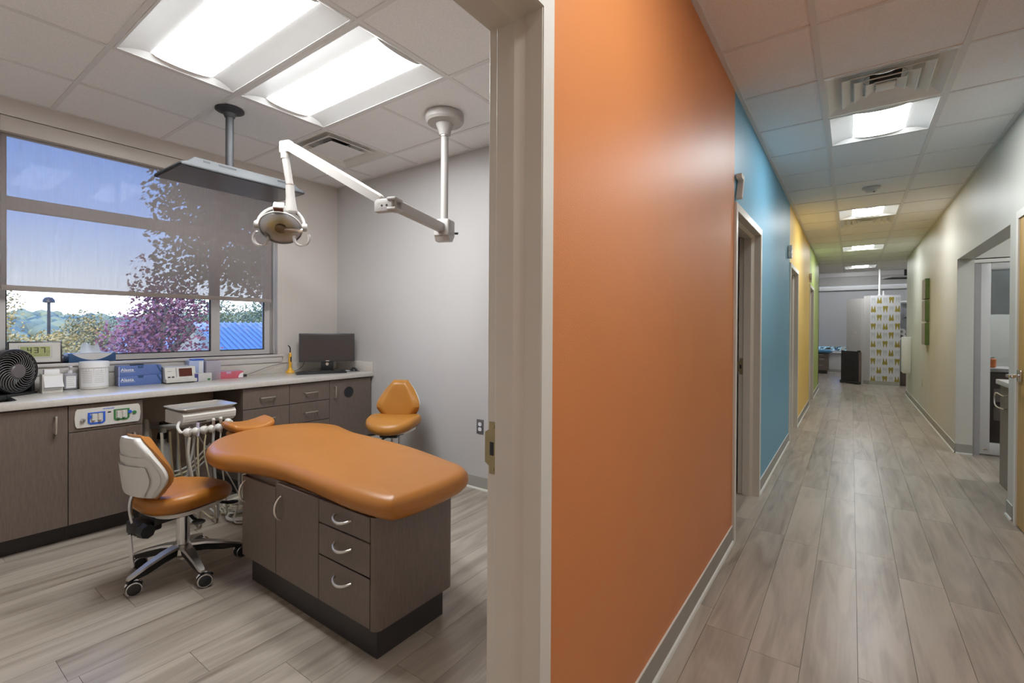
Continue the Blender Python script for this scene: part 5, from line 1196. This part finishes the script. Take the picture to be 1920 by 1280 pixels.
# three small canvases
for k, (z0, z1, nm) in enumerate(((1.735, 2.020, 'top one of three small speckled canvases with green edges'), (1.415, 1.712, 'middle one of three small speckled canvases with green edges'), (1.075, 1.385, 'bottom one of three small speckled canvases with green edges'))):
    t = thing('small_canvas', nm, 'canvas', (XR, 8.86, z0), 0, 'small canvases on the right hall wall')
    h = z1 - z0
    MB().box(-0.048, -0.001, 0.0, 0.36, 0.0, h).build('stretcher_edge', CANVASG, t, False)
    MB().box(-0.0495, -0.048, 0.001, 0.359, 0.001, h - 0.001).build('painted_face', CANVAS, t, False)
# white wall cabinet
wc = thing('wall_cabinet', 'tall narrow white box mounted on the right hall wall at its far end', 'wall box', (XR, 11.26, 0.49))
MB().rbox(-0.12, -0.001, 0.0, 0.36, 0.0, 0.67, 0.01).build('case', PLASTIC, wc)
MB().rbox(-0.126, -0.119, 0.012, 0.348, 0.012, 0.658, 0.004).build('door', PRINTW, wc)
MB().rbox(-0.134, -0.126, 0.03, 0.045, 0.31, 0.37, 0.003).build('latch', ALU, wc)
# sliding glass door across the alcove
sg = thing('sliding_door', 'white framed sliding glass door at the back of the alcove', 'sliding door', (1.024, 6.80, 0))
MB().box(0.0, 0.063, -0.01, 0.07, 0.0, 2.0).build('pocket_jamb', mat('track_grey', (0.36, 0.35, 0.36, 1), 0.45, var=0.02), sg, False)
MB().box(0.0, 1.33, -0.02, 0.06, 1.985, 2.03).build('head_track', CASING_W, sg, False)
SF = mat('slider_frame_white', (0.62, 0.61, 0.61, 1), 0.4, var=0.01)
MB().rbox(0.063, 0.137, -0.004, 0.036, 0.012, 1.985, 0.003).rbox(1.25, 1.32, -0.004, 0.036, 0.012, 1.985, 0.003).rbox(0.137, 1.25, -0.004, 0.036, 1.915, 1.985, 0.003).rbox(0.137, 1.25, -0.004, 0.036, 0.012, 0.130, 0.003).build('door_frame', SF, sg)
MB().box(0.137, 1.25, 0.012, 0.018, 0.130, 1.915).build('pane', GLASS, sg, False)
MB().box(0.142, 1.245, 0.028, 0.031, 1.45, 1.912).build('frosted_blind', mat('blind_grey', (0.60, 0.60, 0.54, 1), 0.7, var=0.03), sg, False)
MB().rbox(0.085, 0.125, -0.012, -0.004, 0.058, 0.072, 0.003).build('floor_bolt', PULL, sg)
# alcove cabinet
ac_ = thing('alcove_cabinet', 'dark cabinet with pale counter tucked in the right-hand alcove', 'cabinet', (1.02, 4.76, 0))
MB().box(0.0, 0.60, 0.0, 0.85, 0.0, 0.835).build('body', mat('laminate_taupe', (0.16, 0.135, 0.115, 1), 0.4, var=0.15, vscale=14, stretch=(60, 60, 1.2)), ac_, False)
MB().rbox(-0.025, 0.63, -0.02, 0.875, 0.835, 0.875, 0.006).build('counter', COUNTER, ac_)
MB().tube(smooth_path([(0.0, 0.62, 0.76), (-0.03, 0.62, 0.76), (-0.032, 0.84, 0.76), (-0.032, 0.845, 0.66), (-0.03, 0.62, 0.655), (0.0, 0.62, 0.655)], 4), 0.005, 8).build('loop_pull', PULL, ac_)
# cabinet and bits behind the glass
bc = thing('back_room_cabinet', 'dark low cabinet with a counter behind the sliding glass', 'cabinet', (1.25, 7.15, 0))
MB().box(-0.05, 1.3, 0.0, 0.5, 0.0, 0.84).build('body', LAM, bc, False)
MB().rbox(-0.06, 1.3, -0.03, 0.5, 0.84, 0.88, 0.005).build('counter', COUNTER, bc)
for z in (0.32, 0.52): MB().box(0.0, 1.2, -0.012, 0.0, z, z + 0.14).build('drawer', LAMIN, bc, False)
ob = thing('orange_jar', 'small orange jar on the counter behind the sliding glass', 'jar', (1.24, 7.25, 0.881))
MB().lathe([(0.03, 0.0), (0.045, 0.01), (0.045, 0.09), (0.03, 0.10), (0.0001, 0.10)], (0, 0, 0), 18).build('jar_body', ORANGEBALL, ob)
MB().lathe([(0.032, 0.10), (0.034, 0.12), (0.0001, 0.122)], (0, 0, 0), 18).build('lid', PLASTIC, ob)

# ------------------------------------------------------------------ open bay at the end of the hall
TY = 13.80
tp = thing('tooth_partition', 'white partition covered with gold and pale tooth motifs at the hall end', 'partition', (0.355, TY, 0))
TW = 0.545; TH = 2.085
ply = [(0.0, 0.0), (TW, 0.0), (TW, 0.16), (0.05, 0.16), (-0.118, 0.115)]
MB().prism(ply, 0.0, TH, 'xy').build('panel', WHITEWALL, tp, False)
MB().box(0.0, TW, -0.004, 0.0, 0.11, TH - 0.004).build('wallpaper', TOOTHWALL, tp, False)
MB().prism([(-0.122, 0.113), (-0.002, -0.008), (TW, -0.008), (TW, 0.0), (0.0, 0.0), (-0.118, 0.115)], 0.0, 0.105, 'xy').build('base_strip', RUBBER, tp, False)
MB().prism([(-0.124, 0.112), (-0.003, -0.014), (TW, -0.014), (TW, -0.006), (0.0, -0.006), (-0.118, 0.113)], 0.0, 0.014, 'xy').build('shoe_strip', CAULK, tp, False)
tooth = [(-0.36, -0.50), (-0.24, -0.46), (-0.14, -0.20), (-0.06, 0.02), (0.06, 0.02), (0.14, -0.20), (0.24, -0.46), (0.36, -0.50), (0.38, -0.30), (0.42, 0.0), (0.50, 0.22), (0.48, 0.42), (0.36, 0.50), (0.18, 0.46), (0.0, 0.42), (-0.18, 0.46), (-0.36, 0.50), (-0.48, 0.42), (-0.50, 0.22), (-0.42, 0.0), (-0.38, -0.30)]
tw_, th_ = 0.092, 0.150
tm_up = MB().prism([(x * tw_, z * th_) for x, z in tooth], -0.0058, -0.0040, 'xz').mesh('tooth_motif', GOLD, False)
tm_dn = MB().prism([(x * tw_, -z * th_) for x, z in tooth], -0.0058, -0.0040, 'xz').mesh('tooth_motif', GOLD, False)
tp_up = MB().prism([(x * tw_ * 0.9, z * th_ * 0.9) for x, z in tooth], -0.0050, -0.0040, 'xz').mesh('pale_tooth', TOOTHPALE, False)
for r in range(10):
    for c in range(5):
        x = 0.058 + 0.109 * c - 0.0; z = TH - 0.115 - 0.2015 * r
        gold = (r + c) % 2 == 1
        if gold:
            par = ((r // 2) + (c // 2) * 1 + (1 if r % 2 else 0) * 0) % 2
            up = (r + c) % 4 == 3
            o = link('tooth_motif', tm_up if up else tm_dn, tp)
        else: o = link('pale_tooth', tp_up, tp)
        o.location = (x, 0, z)
wp2 = thing('white_partition', 'plain white angled partition left of the tooth partition', 'partition', (0.245, TY + 0.12, 0), radians(135))
MB().box(0.0, 0.40, 0.0, 0.08, 0.0, 2.03).build('panel', WHITEWALL, wp2, False)
MB().rbox(0.13, 0.15, 0.079, 0.086, 1.18, 1.24, 0.002).build('switch_plate', PLASTIC, wp2)
dc = thing('side_cabinet', 'low dark cabinet standing against the white angled partition', 'cabinet', (0.215, TY + 0.02, 0), radians(135))
MB().rbox(0.0, 0.48, 0.09, 0.11, 0.07, 0.78, 0.02).rbox(0.0, 0.50, 0.02, 0.125, 0.0, 0.07, 0.01).build('body', KICK, dc)
MB().box(0.0, 0.46, 0.02, 0.09, 0.07, 0.76).build('core', LAM, dc, False)
MB().rbox(0.0, 0.06, 0.04, 0.08, 0.76, 0.80, 0.005).build('bracket', BLACK, dc)
po = thing('ceiling_pole', 'white service pole running from the bay ceiling to the tooth partition', 'pole', (0.525, TY + 0.06, TH))
MB().cyl((0, 0, 0), (0, 0, CEIL - TH), 0.020, None, 16).build('tube', PRINTW, po); MB().cyl((0, 0, 0.0), (0, 0, 0.02), 0.035, None, 16).build('flange', PRINTW, po)
po = thing('short_pole', 'short white post on the tooth partition right of the tall pole', 'pole', (0.60, TY + 0.10, TH))
MB().cyl((0, 0, 0), (0, 0, 0.11), 0.017, None, 16).build('tube', PRINTW, po); MB().cyl((0, 0, 0.0), (0, 0, 0.012), 0.028, None, 16).build('flange', PRINTW, po)
tv2 = thing('bay_television', 'white edged television hung flat under the far bay ceiling', 'television', (1.13, 15.3, 2.585), radians(20))
MB().rbox(-0.45, 0.45, -0.26, 0.26, 0.0, 0.04, 0.01).build('shell', PRINTW, tv2)
MB().box(-0.43, 0.43, -0.25, 0.25, -0.004, 0.001).build('screen', TVGREY, tv2, False)
MB().cyl((0, 0.1, 0.04), (0, 0.1, 0.66), 0.03, None, 14).build('pole', DARKGREY, tv2)
rc = thing('tall_dark_cabinet', 'tall dark cabinet right of the tooth partition with a white 3', 'cabinet', (0.90, 14.10, 0))
MB().box(0.02, 0.60, 0.0, 0.5, 0.0, 1.20).build('body', LAM, rc, False)
MB().rbox(0.025, 0.595, -0.018, 0.0, 0.02, 1.19, 0.002).build('door', LAM, rc)
arc_pull(rc, (0.08, -0.018, 0.76), (0.08, -0.018, 0.62), (0, -1, 0))
nm3 = link('room_numeral', text_mesh('3', 0.36, PRINTW, 0.012, bold=0.006)); nm3.matrix_world = Matrix.Translation((0.860, 14.06, 1.07)) @ Matrix(((1, 0, 0, 0), (0, 0, -1, 0), (0, 1, 0, 0), (0, 0, 0, 1)))
tag(nm3, 'raised white numeral 3 on the tall dark cabinet in the bay', 'numeral')
us = thing('upper_shelf', 'white wall shelf high above the tall dark cabinet', 'shelf', (0.91, 14.25, 1.93))
MB().rbox(0.0, 0.8, 0.0, 0.30, 0.0, 0.04, 0.004).build('board', PRINTW, us); MB().box(0.75, 0.79, 0.25, 0.30, -0.7, 0.0).build('upright', PRINTW, us, False)
gb_ = thing('grey_upper_cabinet', 'pale grey wall cabinet between the shelf and the tall cabinet', 'cabinet', (0.91, 14.40, 1.21))
MB().box(0.0, 0.7, 0.0, 0.25, 0.0, 0.70).build('body', mat('laminate_grey', (0.36, 0.37, 0.41, 1), 0.5, var=0.02), gb_, False)
MB().rbox(0.10, 0.22, -0.02, 0.0, 0.36, 0.38, 0.004).build('pull', BLACK, gb_)
# blue exam bench in the bay
bb = thing('blue_exam_bench', 'dark exam bench with a blue padded top at the far left of the bay', 'exam table', (-1.05, 16.85, 0))
MB().box(-0.40, 0.52, -0.33, 0.1, 0.10, 0.60).build('body', LAM, bb, False); MB().box(-0.38, 0.48, -0.30, 0.08, 0.0, 0.10).build('plinth', KICK, bb, False)
q = [(p[0], p[1]) for p in smooth_path([(-0.6, -0.38, 0), (0.35, -0.40, 0), (0.55, -0.35, 0), (0.59, -0.15, 0), (0.50, 0.12, 0), (-0.6, 0.12, 0)], 4, True)]
cushion(q, 0.61, 0.70, 0.04).build('padded_top', BLUEPAD, bb, True, 60)
for (z0, z1) in ((0.48, 0.595), (0.35, 0.475), (0.11, 0.345)):
    dd = MB().rbox(0.12, 0.515, -0.35, -0.33, z0, z1, 0.002, 1).build('drawer', LAM, bb); arc_pull(dd, (0.27, -0.35, (z0 + z1) / 2 + 0.02), (0.40, -0.35, (z0 + z1) / 2 + 0.02), (0, -1, 0))
# far window: blinds, sill and glass
fw = MB()
for (x0, x1, z0, z1) in ((-3.2, 3.0, 0.62, 0.66), (-3.2, 3.0, 2.46, 2.57), (-3.2, -3.14, 0.66, 2.86), (2.94, 3.0, 0.66, 2.86), (-0.03, 0.03, 0.66, 2.46)): fw.box(x0, x1, FY + 0.04, FY + 0.10, z0, z1)
f2 = fw.build('window_2', WHITEWALL, None, False); f2['kind'] = 'structure'
MB().box(-3.14, -0.03, FY + 0.07, FY + 0.074, 0.66, 2.46).build('pane', GLASS, f2, False); MB().box(0.03, 2.94, FY + 0.07, FY + 0.074, 0.66, 2.46).build('pane', GLASS, f2, False); MB().box(-3.14, 2.94, FY + 0.07, FY + 0.074, 2.57, 2.86).build('pane', GLASS, f2, False)
b1 = thing('far_roller_shade', 'grey roller shade drawn over the large far window', 'shade', (0, FY + 0.01, 0.80)); MB().box(-3.18, 2.98, 0.0, 0.004, 0.0, 1.72).build('fabric', SHADEGREY, b1, False); MB().rbox(-3.18, 2.98, -0.006, 0.008, -0.02, 0.012, 0.004).build('hem_bar', SHADEGREY, b1)
MB().rbox(-3.18, 2.98, -0.05, 0.02, 1.66, 1.77, 0.004).build('fascia', PRINTW, b1)
b2 = thing('transom_shade', 'pale grey shade filling the strip above the far window', 'shade', (0, FY + 0.015, 2.575)); MB().box(-3.18, 2.98, 0.0, 0.004, 0.0, 0.285).build('fabric', mat('shade_pale', (0.42, 0.41, 0.40, 1), 0.8, var=0.02), b2, False); MB().rbox(-3.18, 2.98, -0.004, 0.008, 0.0, 0.015, 0.003).build('hem_bar', PRINTW, b2)
struct('trim_far_sill', MB().rbox(-3.3, 3.1, FY - 0.06, FY + 0.04, 0.585, 0.62, 0.005), PRINTW)

# ------------------------------------------------------------------ outside
GZ = -3.4
def dirp(dx, dy, dist, z): return Vector((dx * dist, dy * dist, z))
hg = thing('hedge', 'dark hedge outside the far bay window', 'hedge', (0.0, 21.5, -3.4))
struct('ground_outside', MB().box(-400, -4.7, -250, 300, GZ - 0.2, GZ).box(-4.7, 60, 18, 300, GZ - 0.2, GZ), GRASS)
def leaves(n, blobs, size, seed):
    rnd = random.Random(seed); mb = MB(); V = []; F_ = []
    wsum = sum(b[3] * b[4] * b[5] for b in blobs)
    for b in blobs:
        k = max(8, int(n * b[3] * b[4] * b[5] / wsum))
        for _ in range(k):
            u = rnd.gauss(0, 1); v_ = rnd.gauss(0, 1); w_ = rnd.gauss(0, 1); L = math.sqrt(u * u + v_ * v_ + w_ * w_) or 1; r = rnd.random() ** 0.40
            p = Vector((b[0] + b[3] * u / L * r, b[1] + b[4] * v_ / L * r, b[2] + b[5] * w_ / L * r))
            a = Vector((rnd.gauss(0, 1), rnd.gauss(0, 1), rnd.gauss(0, 1))).normalized(); c = a.orthogonal().normalized(); s = size * rnd.uniform(0.6, 1.4); c *= s; a *= s * 0.6
            i = len(V); V += [tuple(p - c), tuple(p + a), tuple(p + c), tuple(p - a)]; F_.append((i, i + 1, i + 2, i + 3))
    mb.add(V, F_); return mb
def tree(name, label, base, height, spread, M_, n, size, seed, low=0.25, group=None, blobs=None):
    rnd = random.Random(seed); t = thing(name, label, 'tree', base, 0, group)
    tr_ = MB(); top = height * 0.8
    tr_.tube(smooth_path([(0, 0, 0), (0.05, 0.03, top * 0.4), (-0.04, 0.05, top * 0.75), (0.0, 0.0, top)], 4), [0.16 * (1 - 0.8 * k / 12) * height / 7 for k in range(13)], 7)
    B = blobs or []
    if not B:
        for k in range(13):
            a = rnd.uniform(0, 2 * pi); zz_ = height * (low + (0.95 - low) * (k + 0.5) / 13); prof_ = math.sin(pi * min(1, max(0.12, (zz_ / height - low * 0.6) / (1.05 - low * 0.6)))) ** 0.7; rr = spread * prof_
            B.append((rr * 0.55 * cos(a), rr * 0.55 * sin(a), zz_, rr * 0.62, rr * 0.62, height * 0.12))
    for bq in B[::2]:
        tr_.tube([(0, 0, max(0.5, bq[2] - 0.35 * height * 0.5)), (bq[0] * 0.6, bq[1] * 0.6, bq[2] - 0.1), (bq[0], bq[1], bq[2])], [0.05 * height / 7, 0.03 * height / 7, 0.012 * height / 7], 5)
    tr_.build('trunk', BARK, t)
    f_ = leaves(n, B, size, seed + 1).build('foliage', M_, t, False); f_['kind'] = 'stuff'
    return t
f_ = leaves(9000, [(-6 + 1.5 * k, 0.3 * sin(k * 2.1), 2.6, 1.3, 1.0, 2.6) for k in range(9)], 0.10, 77).build('foliage', LEAF_DARK, hg, False); f_['kind'] = 'stuff'
st_ = MB()
for k in range(9): st_.cyl((-6 + 1.5 * k, 0.3 * sin(k * 2.1), 0), (-6 + 1.5 * k, 0.3 * sin(k * 2.1), 2.6), 0.08, 0.04, 7)
st_.build('stems', BARK, hg)
tree('maple_tree', 'maroon leaved maple tree in the middle of the window view', tuple(dirp(-0.953, 0.303, 14.5, GZ)), 6.2, 1.22, LEAF_RED, 6500, 0.046, 21, 0.42)
bl_ = [(-0.8, -0.4, 8.5, 2.2, 2.0, 1.8), (-1.0, -1.6, 7.9, 1.6, 1.2, 1.2), (-0.3, -1.6, 9.0, 1.4, 1.2, 1.1), (-0.9, 1.0, 7.6, 2.2, 2.2, 1.6), (-0.9, -2.0, 6.9, 1.0, 0.8, 0.8), (-0.6, -0.4, 6.7, 1.8, 1.8, 1.0), (-0.9, -1.9, 6.1, 0.9, 0.9, 0.55), (-0.8, -0.6, 6.0, 1.2, 1.2, 0.65), (-0.9, 0.8, 6.2, 1.6, 1.6, 0.8)]
tree('shade_tree', 'tall dark tree seen through the grey roller shade', tuple(dirp(-0.874, 0.486, 13.5, GZ)), 9.0, 3.0, LEAF_DARK, 22000, 0.065, 31, 0.4, None, bl_)
for k, (dx, dy, dist, h, s_, M_, n_, lab) in enumerate((
        (-0.997, 0.075, 22, 6.7, 1.7, LEAF_GOLD, 9000, 'golden autumn tree at the far left of the window view'),
        (-0.9905, 0.128, 21, 5.0, 2.0, LEAF_GOLD, 11000, 'golden autumn tree behind the digital clock'),
        (-0.981, 0.190, 27, 5.2, 2.2, LEAF_GOLD, 11000, 'golden tree just right of the parking lot lamp'),
        (-0.972, 0.232, 36, 5.4, 2.4, LEAF_GREEN, 8000, 'yellow green tree left of the maroon maple'),
        (-0.94, 0.335, 56, 7.4, 4.2, LEAF_GREEN, 4200, 'green tree above the ridge of the blue roof, left one'),
        (-0.915, 0.400, 58, 7.6, 4.6, LEAF_GREEN, 4200, 'green tree above the ridge of the blue roof, middle one'),
        (-0.885, 0.465, 57, 7.4, 4.4, LEAF_GREEN, 4200, 'green tree above the ridge of the blue roof, right one'))):
    tree('autumn_tree', lab, tuple(dirp(dx, dy, dist, GZ)), h, s_, M_, n_, 0.050 if dist < 40 else 0.13, 60 + k, 0.10, 'trees outside the window')
# wooded hills
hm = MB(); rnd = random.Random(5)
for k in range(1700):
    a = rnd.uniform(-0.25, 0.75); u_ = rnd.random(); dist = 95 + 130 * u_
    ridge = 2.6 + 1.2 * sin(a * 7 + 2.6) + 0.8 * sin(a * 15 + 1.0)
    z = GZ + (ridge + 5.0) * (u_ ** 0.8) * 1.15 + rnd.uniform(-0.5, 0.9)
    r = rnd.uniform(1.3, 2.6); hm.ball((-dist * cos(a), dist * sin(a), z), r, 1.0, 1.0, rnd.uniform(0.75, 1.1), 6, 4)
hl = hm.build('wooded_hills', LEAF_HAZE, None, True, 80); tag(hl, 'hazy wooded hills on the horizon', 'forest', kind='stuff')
# building with the blue ribbed roof
ho = thing('blue_roof_building', 'low cream building with a ribbed blue metal roof', 'building', (-22.0, 8.1, GZ))
RZ = 1.45 - GZ; EZ = -0.65 - GZ; RW = 4.9; YL = 16.0
MB().prism([(-RW, EZ - 0.1), (-RW, 0.0), (RW - 0.3, 0.0), (RW - 0.3, EZ - 0.1), (0, RZ - 0.15)], 0.25, YL, 'xz').build('walls', SIDING, ho, False)
rf = MB().add([(0, 0, RZ), (RW, 0, EZ), (RW, YL + 0.3, EZ), (0, YL + 0.3, RZ), (0, 0, RZ - 0.12), (RW, 0, EZ - 0.12), (RW, YL + 0.3, EZ - 0.12), (0, YL + 0.3, RZ - 0.12)], [(0, 1, 2, 3), (4, 7, 6, 5), (0, 4, 5, 1), (1, 5, 6, 2)]).add([(0, 0, RZ), (-RW, 0, EZ), (-RW, YL + 0.3, EZ), (0, YL + 0.3, RZ)], [(0, 3, 2, 1)]).build('roof', ROOF, ho, False)
rib = MB().add([(0.02, -0.02, RZ + 0.0), (RW, -0.02, EZ), (RW, 0.02, EZ), (0.02, 0.02, RZ), (0.02, -0.015, RZ + 0.06), (RW, -0.015, EZ + 0.06), (RW, 0.015, EZ + 0.06), (0.02, 0.015, RZ + 0.06)], [(0, 1, 5, 4), (4, 5, 6, 7), (7, 6, 2, 3), (1, 2, 6, 5)]).mesh('roof_rib', ROOF, False)
for k in range(72): o = link('roof_rib', rib, rf); o.location = (0, 0.05 + k * 0.222, 0)
sh_ = thing('small_house', 'small distant house with a pale gable roof between the trees', 'house', (-33.5, 9.0, GZ), radians(25))
MB().prism([(-2.2, 0), (2.2, 0), (2.2, 2.6), (0, 3.9), (-2.2, 2.6)], 0, 6, 'yz').build('walls', SIDING, sh_, False)
for s_ in (1, -1): MB().add([(-0.2, 0, 4.05), (6.3, 0, 4.05), (6.3, s_ * 2.6, 2.5), (-0.2, s_ * 2.6, 2.5), (-0.2, 0, 3.93), (6.3, 0, 3.93), (6.3, s_ * 2.6, 2.38), (-0.2, s_ * 2.6, 2.38)], [(0, 1, 2, 3), (7, 6, 5, 4), (0, 4, 5, 1), (2, 6, 7, 3)]).build('roof_slope', mat('roof_slate', (0.30, 0.34, 0.42, 1), 0.6, var=0.05), sh_, False)
lpst = thing('parking_lamp', 'slim parking lot lamp post with a round head', 'lamp post', tuple(dirp(-0.9853, 0.170, 24, GZ)))
MB().cyl((0, 0, 0), (0, 0, 5.52), 0.06, 0.045, 10).build('post', DARKGREY, lpst); MB().lathe([(0.0001, 5.72), (0.10, 5.70), (0.16, 5.62), (0.17, 5.52), (0.0001, 5.50)], (0, 0, 0), 18).build('lamp_head', DARKGREY, lpst)
